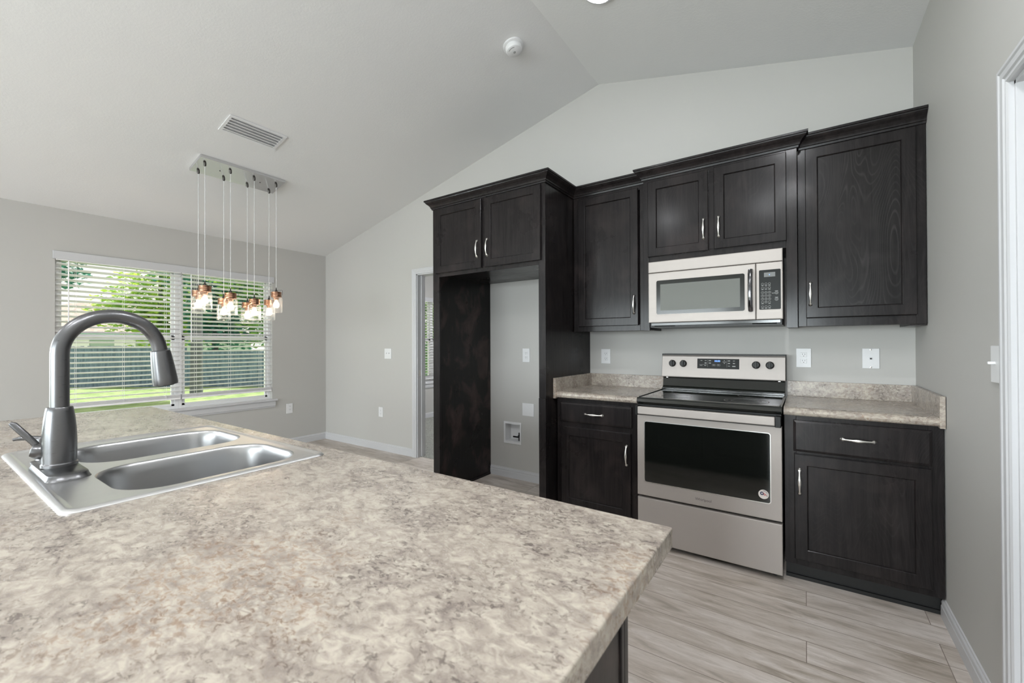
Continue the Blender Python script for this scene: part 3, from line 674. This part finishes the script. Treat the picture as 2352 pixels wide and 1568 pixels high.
def ringm(bm, x, z, r, w=.0009):
    loft(bm, [[(x+rr1*math.cos(2*math.pi*k/20), y, z+rr1*math.sin(2*math.pi*k/20)) for k in range(20)] for rr1, y in ((r, MY-.0008), (r, MY-.0013), (r-w, MY-.0013), (r-w, MY-.0008))])
bm = B(); dig = iter('1234567890')
for ri, z in enumerate((1.600, 1.577, 1.550, 1.531, 1.512, 1.494, 1.467)):
    for ci, x in enumerate((-.722, -.7045, -.687)):
        ringm(bm, x, z, .0072 if ri in (2, 3, 4) or (ri == 5 and ci == 1) else .0062)
        if ri in (2, 3, 4) or (ri == 5 and ci == 1): text(bm, next(dig), .009, Mface(x, MY-.0012, z), .0001)
        else: box(bm, x-.006, x+.006, MY-.0012, MY-.0008, z-.0105, z-.0085)
for x, z in ((-.652, 1.545), (-.652, 1.508)):
    ringm(bm, x, z, .0085, .0012); ringm(bm, x, z, .004, .001); box(bm, x-.008, x+.008, MY-.0012, MY-.0008, z+.010, z+.012)
box(bm, -.675, -.661, MY-.0012, MY-.0008, 1.543, 1.545)
obj('key_legends', bm, M_LEGEND, kp)

# ---------------------------------------------------------------- outlets, switches, valve box
def plate_back(name, x0, x1, z0, z1, label, cat, kind, group=None):
    th = thing(name, ((x0+x1)/2, 0, (z0+z1)/2), label, cat, group); cx, cz = (x0+x1)/2, (z0+z1)/2
    obj('cover_plate', boxes((x0, x1, -.006, -.0003, z0, z1)), M_PLATE, th, bevel=.002)
    if kind == 'duplex':
        for s in (-1, 1):
            bm = B(); box(bm, cx-.017, cx+.017, -.0085, -.005, cz+s*.020-.0145, cz+s*.020+.0145); r = obj('receptacle', bm, M_PLATE, th, bevel=.003)
            obj('slots', boxes((cx-.0075, cx-.0055, -.0090, -.008, cz+s*.02-.001, cz+s*.02+.008), (cx+.0055, cx+.0075, -.0090, -.008, cz+s*.02-.001, cz+s*.02+.008), (cx-.002, cx+.002, -.0090, -.008, cz+s*.02-.010, cz+s*.02-.006)), M_SLOT, r)
    if kind == 'toggle2':
        for s in (-1, 1): obj('toggle', boxes((cx+s*.023-.005, cx+s*.023+.005, -.018, -.005, cz-.002, cz+.012)), M_PLATE, th, bevel=.002)
    if kind == 'blank':
        for a in (-1, 1):
            for b in (-1, 1): bm = B(); lathe(bm, [(.003, 0), (.003, .0015), (0, .002)], (cx+a*.023, -.006, cz+b*.042), 10, (0, -1, 0)); obj('screw', bm, M_NICKEL, th)
    if kind == 'jack':
        obj('jack_socket', boxes((cx-.008, cx+.008, -.010, -.005, cz-.008, cz+.008)), M_PLATE, th, bevel=.001)
        obj('jack_opening', boxes((cx-.005, cx+.005, -.0104, -.0095, cz-.005, cz+.004)), M_SLOT, th)
        for s in (-1, 1): bm = B(); lathe(bm, [(.005, 0), (.005, .002), (0, .003)], (cx, -.006, cz+s*.052), 12, (0, -1, 0)); obj('mounting_stud', bm, M_NICKEL, th)
    return th
plate_back('electrical_outlet', -1.897, -1.819, 1.092, 1.211, 'white double outlet on the wall above the left worktop', 'outlet', 'duplex')
plate_back('electrical_outlet', -.566, -.487, 1.098, 1.219, 'white double outlet above the right worktop, beside the range', 'outlet', 'duplex')
plate_back('phone_jack_plate', -.236, -.157, 1.100, 1.220, 'white wall phone jack plate above the right worktop near the corner', 'wall plate', 'jack')
plate_back('electrical_outlet', -2.667, -2.591, 1.088, 1.212, 'white double outlet high inside the refrigerator space', 'outlet', 'duplex')
plate_back('blank_wall_plate', -2.672, -2.547, .594, .711, 'blank white wall plate with four screws inside the refrigerator space', 'wall plate', 'blank')
plate_back('light_switch', -4.612, -4.492, 1.086, 1.206, 'white double toggle light switch on the wall left of the bedroom doorway', 'light switch', 'toggle2')
plate_back('electrical_outlet', -4.722, -4.645, .394, .509, 'white double outlet low on the wall left of the bedroom doorway', 'outlet', 'duplex')
# outlet on the window wall
th = thing('electrical_outlet', (LX, -.49, .463), 'white double outlet low on the window wall near the room corner', 'outlet')
obj('cover_plate', boxes((LX+.0003, LX+.006, -.530, -.452, .403, .523)), M_PLATE, th, bevel=.002)
for s in (-1, 1):
    r = obj('receptacle', boxes((LX+.005, LX+.0085, -.508, -.474, .463+s*.02-.0145, .463+s*.02+.0145)), M_PLATE, th, bevel=.003)
    obj('slots', boxes(*[(LX+.008, LX+.009, -.491+q-.001, -.491+q+.001, .463+s*.02-.001, .463+s*.02+.008) for q in (-.0065, .0065)]), M_SLOT, r)
# switch on the right wall
th = thing('light_switch', (0, -1.263, 1.182), 'white toggle light switch on the right wall beside the door casing', 'light switch')
obj('cover_plate', boxes((-.007, -.0003, -1.302, -1.222, 1.122, 1.243)), M_PLATE, th, bevel=.002)
bm = B(); box(bm, -.024, -.006, -1.267, -1.257, 1.182, 1.191, Matrix.Translation((0, 0, 0))); obj('toggle', bm, M_PLATE, th, bevel=.002)
# ice maker valve box
vb = thing('water_supply_box', (-2.784, 0, .42), 'white recessed water valve box low inside the refrigerator space', 'valve box')
x0, x1, z0, z1 = VB
obj('valve_trim', boxes((-2.883, x0+.002, -.006, -.0003, .319, .525), (x1-.002, -2.686, -.006, -.0003, .319, .525), (x0, x1, -.006, -.0003, .319, z0+.002), (x0, x1, -.006, -.0003, z1-.002, .525)), M_PLATE, vb, bevel=.002)
obj('recess', boxes((x0, x0+.003, -.001, .09, z0, z1), (x1-.003, x1, -.001, .09, z0, z1), (x0, x1, -.001, .09, z0, z0+.003), (x0, x1, -.001, .09, z1-.003, z1), (x0, x1, .088, .092, z0, z1)), M_PLATE, vb)
bm = B(); lathe(bm, [(.009, 0), (.009, .035), (.013, .036), (.013, .05), (.007, .052), (.007, .075), (0, .076)], (-2.745, .05, z0+.003), 16)
tube(bm, [(-2.745, .05, .385), (-2.745, .02, .385)], .007, 10); tube(bm, [(-2.785, .012, .385), (-2.715, .012, .385)], .008, 10)
obj('valve', bm, M_CHROME, vb, smooth=True)['label'] = 'metal water valve'

# ---------------------------------------------------------------- island
IX0, IX1, IY0, IY1 = -3.53, -.722, -3.47, -2.482; ZI = .914
il = thing('island_cabinet', (-2.1, -2.85, 0), 'black stained island cabinet under the long worktop in the foreground', 'cabinet')
cx0, cx1, cy0, cy1 = -3.42, -.80, -3.16, -2.52
obj('cabinet_box', boxes((cx0, cx1-.004, cy0, cy1-.02, .1, .70), (cx0, -2.62, cy0, cy1-.02, .70, .876), (-1.70, cx1-.004, cy0, cy1-.02, .70, .876)), M_WOOD, il)
obj('toe_kick', boxes((cx0+.02, cx1-.02, cy0+.02, cy1-.08, 0, .1)), M_TOE, il)
obj('end_panel', boxes((cx1-.004, cx1+.002, cy0, cy1-.03, .0, .875)), M_WOODP, il)['label'] = 'dark brown end panel'
obj('face_frame', boxes((cx0, cx1+.006, cy1-.02, cy1, .1, .875), (cx1-.03, cx1+.006, cy1-.034, cy1-.02, 0, .875)), M_WOOD, il, bevel=.002)
n = 5; wd = (cx1-cx0-.04)/n
for i in range(n):
    a = cx0+.03+i*wd
    d = shaker(il, a, a+wd-.03, .13, .69, cy1, sgn=1)
    bm = boxes((a, a+wd-.03, cy1, cy1+.02, .71, .85)); obj('drawer', bm, M_WOOD, il, bevel=.004)
wt = thing('island_worktop', (-2.1, -2.95, .876), 'long speckled beige island worktop holding the sink in the foreground', 'worktop')
bm = B(); XS = [IX0, -2.555, -1.765, IX1]; YS = [IY0, -3.085, -2.565, IY1]
g = [[bm.verts.new((x, y, ZI)) for y in YS] for x in XS]
fs = [bm.faces.new((g[i][j], g[i+1][j], g[i+1][j+1], g[i][j+1])) for i in range(3) for j in range(3) if not (i == 1 and j == 1)]
r = bmesh.ops.extrude_face_region(bm, geom=fs)
bmesh.ops.translate(bm, vec=(0, 0, -.038), verts=[v for v in r['geom'] if isinstance(v, bmesh.types.BMVert)])
obj('counter_slab', bm, M_GRAN, wt, bevel=.003, seg=3)
# ---- sink
sk = thing('sink', (-2.16, -2.82, .72), 'stainless steel double bowl drop-in sink set into the island worktop', 'sink')
SX0, SX1, SY0, SY1 = -2.582, -1.737, -3.112, -2.538
bm = B()
def rro(o, z, r): return rr(SX0+o, SX1-o, SY0+o, SY1-o, r, z, 6)
L = loft(bm, [rro(.0, ZI-.001, .03), rro(.0, ZI+.002, .03), rro(.004, ZI+.006, .028), rro(.010, ZI+.008, .026), rro(.016, ZI+.007, .022), rro(.020, ZI+.004, .02), rro(.024, ZI+.0035, .018)])
bowls = [(-2.505, -2.172, -2.995, -2.568), (-2.112, -1.780, -3.008, -2.580)]
edges = [e for e in bm.edges if e.verts[0] in L[-1] and e.verts[1] in L[-1]]
zd = ZI+.0035
for (a0, a1, b0, b1) in bowls:
    vs = [bm.verts.new(p) for p in rr(a0, a1, b0, b1, .10, zd, 10)]
    for i in range(len(vs)): edges.append(bm.edges.new((vs[i], vs[(i+1) % len(vs)])))
bmesh.ops.triangle_fill(bm, edges=edges, use_beauty=True)
for f in [f for f in bm.faces if len(f.verts) == 3]:
    c = f.calc_center_median()
    for (a0, a1, b0, b1) in bowls:
        r_c = .10
        dx = max(a0+r_c-c.x, c.x-(a1-r_c), 0); dy = max(b0+r_c-c.y, c.y-(b1-r_c), 0)
        if a0 < c.x < a1 and b0 < c.y < b1 and math.hypot(dx, dy) < r_c-.0005: bm.faces.remove(f); break
obj('sink_deck', bm, M_SINK, sk, smooth=True)
for (a0, a1, b0, b1) in bowls:
    bm = B(); lp = []
    for o, z, r in ((0, 0, .10), (.0015, -.001, .10), (.004, -.004, .098), (.007, -.011, .096), (.010, -.03, .095), (.016, -.12, .092), (.022, -.150, .088), (.034, -.168, .08), (.055, -.177, .07), (.09, -.180, .05), (.12, -.182, .03)):
        lp.append(rr(a0+o, a1-o, b0+o, b1-o, min(r, (a1-a0)/2-o-.001), zd+z, 10))
    loft(bm, lp, False, True)
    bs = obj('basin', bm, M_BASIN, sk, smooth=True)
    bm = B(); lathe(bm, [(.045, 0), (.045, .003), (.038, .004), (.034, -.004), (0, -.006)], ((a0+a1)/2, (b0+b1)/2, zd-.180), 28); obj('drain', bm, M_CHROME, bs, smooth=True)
# ---- faucet
FXc, FYc = -2.172, -3.047; zb = zd
fa = thing('faucet', (FXc, FYc, zb), 'brushed steel gooseneck pull-down kitchen faucet behind the sink bowls', 'faucet')
bm = B(); loft(bm, [rr(-2.300-.006, -2.042+.006, -3.087-.003, -3.008+.003, .03, zb, 8), rr(-2.300, -2.042, -3.087, -3.008, .03, zb+.006, 8), rr(-2.300+.002, -2.042-.002, -3.085, -3.01, .03, zb+.013, 8), rr(-2.292, -2.05, -3.077, -3.018, .025, zb+.0165, 8)], True, True)
obj('base_plate', bm, M_FAUC, fa, smooth=True)
bm = B(); lathe(bm, [(.036, .0165), (.036, .023), (.0335, .026), (.0335, .03), (.0340, .05), (.0338, .085), (.0325, .115), (.0305, .14), (.028, .16), (.0262, .171), (.0250, .173), (0, .173)], (FXc, FYc, zb), 40)
obj('faucet_body', bm, M_FAUC, fa, smooth=True)
R0 = .108; zc = 1.232; pts = [(FXc, FYc, zb+.165), (FXc, FYc, 1.13), (FXc, FYc, 1.18)]
for k in range(0, 25):
    an = R(180-k*7.0); pts.append((FXc, FYc+R0+R0*math.cos(an), zc+R0*math.sin(an)))
ex, ez = pts[-1][1], pts[-1][2]; pts.append((FXc, ex+.004, ez-.02))
bm = B(); tube(bm, pts, .0192, 28, up=(1, 0, 0)); obj('gooseneck_spout', bm, M_FAUC, fa, smooth=True)
dv = Vector((0, .13, -1)).normalized(); hp = Vector((FXc, ex+.004, ez-.017))
bm = B(); lathe(bm, [(.0215, -.002), (.0245, 0), (.0255, .006), (.027, .02), (.0295, .05), (.0315, .085), (.0322, .10), (.031, .106), (.025, .107), (.022, .104), (0, .104)], hp, 36, dv); sh = obj('spray_head', bm, M_FAUC, fa, smooth=True)
bm = B(); lathe(bm, [(.022, .1045), (.021, .109), (0, .109)], hp, 30, dv); obj('spray_face', bm, M_BLACK, sh, smooth=True)
bm = B(); q0 = Vector((-2.195, -3.065, .985))
lathe(bm, [(0.0, -.02), (.014, -.018), (.0205, -.008), (.021, .006), (.016, .018), (0, .021)], (-2.19, -3.078, .975), 24, (-.25, -1, .3))
obj('lever_hub', bm, M_FAUC, fa, smooth=True)
bm = B(); tube(bm, [(-2.193, -3.082, .985), (-2.198, -3.092, 1.002), (-2.206, -3.108, 1.026), (-2.213, -3.124, 1.050), (-2.215, -3.130, 1.055)], [.008, .0075, .0078, .0075, .004], 14, 1, .6, (1, 0, 0))
obj('lever', bm, M_FAUC, fa, smooth=True)
so = thing('soap_dispenser', (-2.352, -3.054, zb), 'small brushed steel soap dispenser behind the faucet on the sink deck', 'soap dispenser')
bm = B(); lathe(bm, [(.024, 0), (.024, .003), (.014, .006), (.0115, .018), (.0115, .028), (.014, .031), (.0155, .05), (.0145, .068), (.009, .074), (0, .075)], (-2.352, -3.054, zb), 28); obj('pump_body', bm, M_FAUC, so, smooth=True)
bm = B(); tube(bm, [(-2.352, -3.056, zb+.068), (-2.362, -3.075, zb+.071), (-2.372, -3.094, zb+.072), (-2.378, -3.107, zb+.070)], [.007, .0065, .006, .004], 12); obj('nozzle', bm, M_FAUC, so, smooth=True)

# ---------------------------------------------------------------- chandelier
ch = thing('chandelier', (-4.585, -1.585, ceil_z(-4.585)), 'eight glass jar pendant lights with copper caps hanging from one steel ceiling plate', 'chandelier')
Ms = Matrix.Translation((-4.572, -1.587, ceil_z(-4.572))) @ Matrix.Rotation(-math.atan(SL), 4, 'Y')
bm = B(); box(bm, -.118, .118, -.333, .333, -.026, -.0005, Ms); obj('ceiling_plate', bm, M_CANOPY, ch, bevel=.0015)
for yy in (-.155, .165): bm = B(); lathe(bm, [(.005, 0), (.005, .003), (0, .004)], Ms @ Vector((0, yy, -.026)), 10, (0, 0, -1)); obj('screw', bm, M_WIRE, ch)
JX = (-4.650, -4.520); JY = (-1.867, -1.680, -1.491, -1.302)
JZ = {(0, 0): 1.706, (1, 0): 1.736, (0, 1): 1.657, (1, 1): 1.695, (0, 2): 1.636, (1, 2): 1.660, (0, 3): 1.675, (1, 3): 1.740}
for (i, j), zt in JZ.items():
    x, y = JX[i], JY[j]; zcz = ceil_z(x)-.027
    bm = B(); lathe(bm, [(.010, 0.008), (.010, -.018), (.006, -.026), (0, -.027)], (x, y, zcz), 14); obj('cord_grip', bm, M_WIRE, ch, smooth=True)
    bm = B(); pts = []; tube(bm, [(x, y, zcz-.02), (x, y, zt+.02)], .0022, 8)
    nn = int((zcz-zt)/.02)
    tube(bm, [(x+.0022*math.cos(k*1.3), y+.0022*math.sin(k*1.3), zcz-.02-(zcz-zt-.04)*k/nn) for k in range(nn+1)], .0013, 5)
    obj('cord', bm, M_CORD, ch)
    bm = B(); rj = .050
    lathe(bm, [(.040, -.045), (.045, -.052), (rj, -.060), (rj, -.180), (rj-.002, -.187), (rj-.006, -.190), (0, -.1905)], (x, y, zt), 36)
    jr = obj('glass_jar', bm, M_JAR, ch, smooth=True)
    bm = B(); lathe(bm, [(.0, .001), (.041, 0), (.0435, -.003), (.0435, -.012), (.0425, -.014), (.0425, -.018), (.0435, -.020), (.0435, -.026), (.0425, -.028), (.0435, -.031), (.0435, -.046), (.042, -.049), (.030, -.049), (.022, -.056), (.018, -.072), (.0, -.072)], (x, y, zt), 36)
    obj('jar_lid', bm, M_COPPER, jr, smooth=True)['label'] = 'copper cap'
    bm = B(); lathe(bm, [(.012, 0), (.010, .012), (.005, .022), (.003, .04), (0, .041)], (x, y, zt), 14)
    s_ = 1 if (i+j) % 2 else -1; a_ = R(35+40*((i*3+j) % 3)); ux, uy = math.cos(a_), math.sin(a_)
    tube(bm, [(x-ux*.055, y-uy*.055, zt-.03), (x-ux*.056, y-uy*.056, zt+.012), (x-ux*.05, y-uy*.05, zt+.016), (x+ux*.05, y+uy*.05, zt+.016), (x+ux*.056, y+uy*.056, zt+.012), (x+ux*.055, y+uy*.055, zt-.03)], .0013, 6)
    obj('wire_bail', bm, M_WIRE, jr)
    bm = B(); lathe(bm, [(.012, -.070), (.013, -.082), (.022, -.104), (.026, -.120), (.024, -.134), (.014, -.145), (0, -.148)], (x, y, zt), 20)
    obj('light_bulb', bm, M_ENV, jr, smooth=True)
    bm = B(); lathe(bm, [(0, -.092), (.007, -.096), (.0125, -.108), (.013, -.120), (.008, -.132), (0, -.136)], (x, y, zt), 16)
    obj('filament', bm, M_BULB, jr, smooth=True)['label'] = 'glowing filament'

# ---------------------------------------------------------------- ceiling fittings
def can_light(x, y, label, M=None):
    z = ceil_z(x); nrm = Vector((SL if x < RX else -(RZ-AZ)/(-RX), 0, -1)); nrm = Vector((SL, 0, -1)).normalized() if x < RX else Vector((-(RZ-AZ)/(-RX), 0, -1)).normalized()
    th = thing('ceiling_light', (x, y, z), label, 'ceiling light', 'round flush ceiling lights')
    bm = B(); lathe(bm, [(.098, .0005), (.098, .006), (.090, .012), (.078, .012), (.076, .008), (0, .008)], (x, y, z), 40, nrm); obj('trim_ring', bm, M_PLATE, th, smooth=True)
    bm = B(); lathe(bm, [(.076, .0085), (.074, .0105), (.05, .013), (0, .014)], (x, y, z), 40, nrm); obj('lens', bm, M or M_CAN, th, smooth=True)
can_light(-1.500, -.985, 'round white lit ceiling light at the top edge of the photo', mat('light_lens_dim', (.9, .9, .9), .5, emit=(.95, .97, 1), es=CAN_L*.15))
can_light(-.62, -2.1, 'unseen round ceiling light added to brighten the aisle before the range')  # extra unseen lamp, lights the aisle floor and base cabinets
can_light(-.62, -3.5, 'unseen round ceiling light added to brighten the end of the island')  # extra unseen lamp, lifts the floor and right wall
can_light(-.95, -4.3, 'round white lit ceiling light over the aisle behind the island')
can_light(-2.35, -4.6, 'round white lit ceiling light over the middle of the living side')
can_light(-4.2, -5.2, 'unseen round ceiling light added to brighten the far left living side')  # extra unseen lamp, adds to the overall room brightness
def bed_fill_light():  # unseen lamp added to brighten the bedroom walls
    th = thing('ceiling_light', (-3.9, 2.0, 2.44), 'dome ceiling light in the bedroom past the doorway', 'ceiling light')
    bm = B(); lathe(bm, [(.15, 0), (.15, .02), (.12, .06), (0, .08)], (-3.9, 2.0, 2.44), 30, (0, 0, -1)); obj('lens', bm, mat('bedroom_fill_lens', (.9, .9, .9), .5, emit=(.95, .97, 1), es=190), th, smooth=True)
bed_fill_light()
# smoke detector
sx, sy = -2.178, -.862; nrm = Vector((SL, 0, -1)).normalized(); zz = ceil_z(sx)
sd = thing('smoke_detector', (sx, sy, zz), 'round white smoke detector on the sloped ceiling', 'smoke detector')
bm = B(); lathe(bm, [(.070, .0005), (.070, .010), (.062, .014), (0, .014)], (sx, sy, zz), 40, nrm); obj('mounting_base', bm, M_PLATE, sd, smooth=True)
bm = B(); lathe(bm, [(.055, .014), (.057, .018), (.0575, .036), (.052, .046), (.036, .052), (0, .054)], (sx, sy, zz), 40, nrm); obj('sensor_cover', bm, M_PLATE, sd, smooth=True)
bm = B(); tq = nrm.to_track_quat('Z', 'Y').to_matrix().to_4x4(); tM = Matrix.Translation((sx, sy, zz)) @ tq
for k in range(10):
    an = R(150+k*7); box(bm, .040*math.cos(an)-.002, .040*math.cos(an)+.002, .040*math.sin(an)-.002, .040*math.sin(an)+.002, .048, .0525, tM)
lathe(bm, [(.009, .052), (.009, .056), (0, .057)], (sx, sy, zz), 16, nrm)
obj('sounder_slots', bm, mat('grey_plastic', (.35, .35, .35), .5), sd)
# ceiling vent
vx, vy = -4.0, -1.73; Mv = Matrix.Translation((vx, vy, ceil_z(vx))) @ Matrix.Rotation(-math.atan(SL), 4, 'Y')
vt = thing('ceiling_vent', (vx, vy, ceil_z(vx)), 'white slatted air vent on the ceiling beside the chandelier plate', 'air vent')
bm = B(); hw, hl = .105, .205
for a in ((-hw, -hw+.022, -hl, hl), (hw-.022, hw, -hl, hl), (-hw+.022, hw-.022, -hl, -hl+.022), (-hw+.022, hw-.022, hl-.022, hl)): box(bm, *a, -.008, -.0005, Mv)
obj('vent_frame', bm, M_PLATE, vt, bevel=.002)
bm = B()
for k in range(5):
    xk = -hw+.040+k*.0315
    box(bm, -.0125, .0125, -hl+.02, hl-.02, -.0009, .0009, Mv @ Matrix.Translation((xk, 0, -.009)) @ Matrix.Rotation(R(24), 4, 'Y'))
obj('louvers', bm, M_PLATE, vt)
bm = B(); box(bm, -hw+.02, hw-.02, -hl+.02, hl-.02, -.0015, -.0005, Mv); obj('vent_gap_sheet', bm, mat('vent_gap_shade', (.62, .62, .62), .7), vt)  # grey sheet paints the thin shadows between the louvers

# ---------------------------------------------------------------- yard
GZ = -.5
lw = obj('lawn', boxes((-90, LX-.13, -60, 70, GZ-.2, GZ)), M_GRASS); tag(lw, 'mown green back yard lawn beyond the window', 'lawn', kind='stuff')
Fa, Fb = Vector((-27.8, -.2, 0)), Vector((-11.1, 11.26, 0)); FD = (Fb-Fa).normalized(); FL = (Fb-Fa).length; FA = math.atan2(FD.y, FD.x)
fn = thing('fence', (Fa.x, Fa.y, GZ), 'tall weathered grey plank fence along the back of the lawn', 'fence')
bm = B(); MF = Matrix.Translation((Fa.x, Fa.y, 0)) @ Matrix.Rotation(FA, 4, 'Z'); s = 0; rnd = random.Random(3)
while s < FL:
    top = (1.22 if s < 6.9 else 1.0)+rnd.uniform(-.02, .02); j = rnd.uniform(-.008, .008)
    box(bm, s, s+.133, j, .02+j, GZ, top, MF); s += .14
obj('fence_boards', bm, M_FENCE, fn)
for z in (-.2, .75): bm = B(); box(bm, 0, FL, .02, .06, z, z+.09, MF); obj('fence_rail', bm, M_FENCE, fn)
# neighbour house
Ld = -FD; Nd = Vector((FD.y*-1, FD.x, 0)); Nd = Nd if Nd.dot(Vector((-1, 1, 0))) > 0 else -Nd
O = Vector((-37.0, 8.0, 0))
def HP(l, n_, z): return tuple(O+Ld*l+Nd*n_+Vector((0, 0, z)))
hs = thing('house', tuple(O+Ld*8+Nd*4+Vector((0, 0, GZ))), 'neighbouring single storey house with brown shingle roof beyond the fence', 'house')
bm = B(); q = [(.5, .5), (17.5, .5), (17.5, 9.5), (.5, 9.5)]
loft(bm, [[HP(a, b, GZ) for a, b in q], [HP(a, b, 2.15) for a, b in q]], True, True); wl = obj('house_wall', bm, M_SIDING, hs)
bm = B(); loft(bm, [[HP(*p) for p in ((0, 0, 2.12), (18, 0, 2.12), (18, 10, 2.12), (0, 10, 2.12))], [HP(*p) for p in ((5.5, 4.9, 4.75), (12.5, 4.9, 4.75), (12.5, 5.1, 4.75), (5.5, 5.1, 4.75))]], True, True); obj('house_roof', bm, M_ROOF, hs)
bm = B(); q0 = [(0, -.04), (18, -.04), (18, 0), (0, 0)]; loft(bm, [[HP(a, b, 1.92) for a, b in q0], [HP(a, b, 2.14) for a, b in q0]], True, True); obj('fascia', bm, M_FASCIA, hs)
for l0 in (3.2, 6.5):
    bm = B(); q0 = [(l0, .44), (l0+1.5, .44), (l0+1.5, .5), (l0, .5)]; loft(bm, [[HP(a, b, .7) for a, b in q0], [HP(a, b, 1.75) for a, b in q0]], True, True); obj('house_window', bm, M_VINYL, hs)
# trees
def tree(name, x, y, h, blobs, lm, nleaf, ls, label, tr=.14, seed=1):
    rnd = random.Random(seed); th = thing(name, (x, y, GZ), label, 'tree')
    bm = B(); tube(bm, [(x, y, GZ), (x+.05, y, GZ+h*.4), (x, y+.06, GZ+h*.8), (x, y, GZ+h)], [tr*1.2, tr, tr*.7, tr*.25], 10)
    for bx, by, bz, br in blobs: tube(bm, [(x, y, min(bz-.3*br, GZ+h*.7)), (x+bx*.6, y+by*.6, bz-.1*br), (x+bx, y+by, bz)], [tr*.45, tr*.3, tr*.1], 6)
    obj('trunk', bm, M_BARK, th, smooth=True)
    bm = B(); tot = sum(b[3]**2 for b in blobs)
    for bx, by, bz, br in blobs:
        for _ in range(int(nleaf*br*br/tot)):
            d = Vector((rnd.gauss(0, 1), rnd.gauss(0, 1), rnd.gauss(0, 1))).normalized()*br*rnd.uniform(.35, 1.08)
            c = Vector((x+bx, y+by, bz))+Vector((d.x, d.y, d.z*.8))
            q = Matrix.Rotation(rnd.uniform(0, 6.28), 3, 'Z') @ Matrix.Rotation(rnd.uniform(-1.2, 1.2), 3, 'X'); s = ls*rnd.uniform(.6, 1.3)
            bm.faces.new([bm.verts.new(c+q @ Vector(p)) for p in ((-s, 0, 0), (0, -s*.55, 0), (s, 0, .1*s), (0, s*.55, 0))])
    obj('foliage', bm, lm, th)
tree('tree', -21.5, -1.6, 7, [(1.2, 1.1, 4.7, .9), (.4, .6, 5.3, 1.4), (1.4, 2.0, 4.6, .7), (.9, 1.5, 3.7, .7), (.4, .9, 3.3, .6), (-.5, -.5, 5.5, 1.6)], M_LEAFD, 3800, .11, 'dark green tree reaching in at the upper left of the wide window', seed=2)
tree('tree', -31.0, 5.4, 7, [(0, 0, 4.2, 2.2), (-1.0, -1.3, 3.2, 1.6), (1, 1, 3.0, 1.9), (.4, .8, 5.6, 1.5), (0, 0, 2.0, 1.6), (1.6, 1.4, 2.4, 1.5)], M_LEAFB, 7000, .15, 'bright yellow-green leafy tree behind the fence in the left window half', seed=3)
tree('tree', -26.8, 6.6, 8, [(0, 0, 3.2, 1.9), (-.8, -.6, 5.4, 1.9), (1, .9, 4.6, 1.8), (0, 0, 1.9, 1.3), (1.2, 1, 2.0, 1.2)], M_LEAFD, 6500, .14, 'dark green leafy tree behind the fence near the window mullion', seed=4)
tree('tree', -23.2, 8.0, 8, [(0, 0, 2.4, 1.7), (-.5, -.6, 4.6, 2.0), (.9, 1.0, 3.6, 1.9), (0, 0, 6, 1.7), (1.2, 1.3, 1.8, 1.4)], M_LEAFM, 7000, .14, 'mid green tree with sunlit leaves behind the fence in the right window half', seed=5)
tree('tree', -20.4, 10.0, 7, [(0, 0, 2.6, 1.8), (.5, .6, 4.6, 2.0), (1.2, 1.3, 2.2, 1.4)], M_LEAFB, 5200, .14, 'pale green tree behind the fence toward the right edge of the wide window', seed=6)
tree('tree', -18.1, 2.75, 8.5, [(0, 0, 7.2, 1.8), (-.9, -.8, 6.4, 1.3), (1.1, 1.1, 6.3, 1.5), (.7, .8, 5.0, .9)], M_LEAFM, 4200, .12, 'tall tree with a bare trunk standing on the lawn before the fence', tr=.16, seed=7)
tree('tree', -10.2, 6.6, 5, [(0, 0, 2.6, 1.3), (-.3, -.7, 1.6, 1.0), (.4, .6, 3.7, 1.2), (0, 0, .8, 1.1), (-.4, -1.2, 2.9, .9)], M_LEAFM, 6500, .09, 'leafy green shrub tree outside the bedroom window', seed=8)
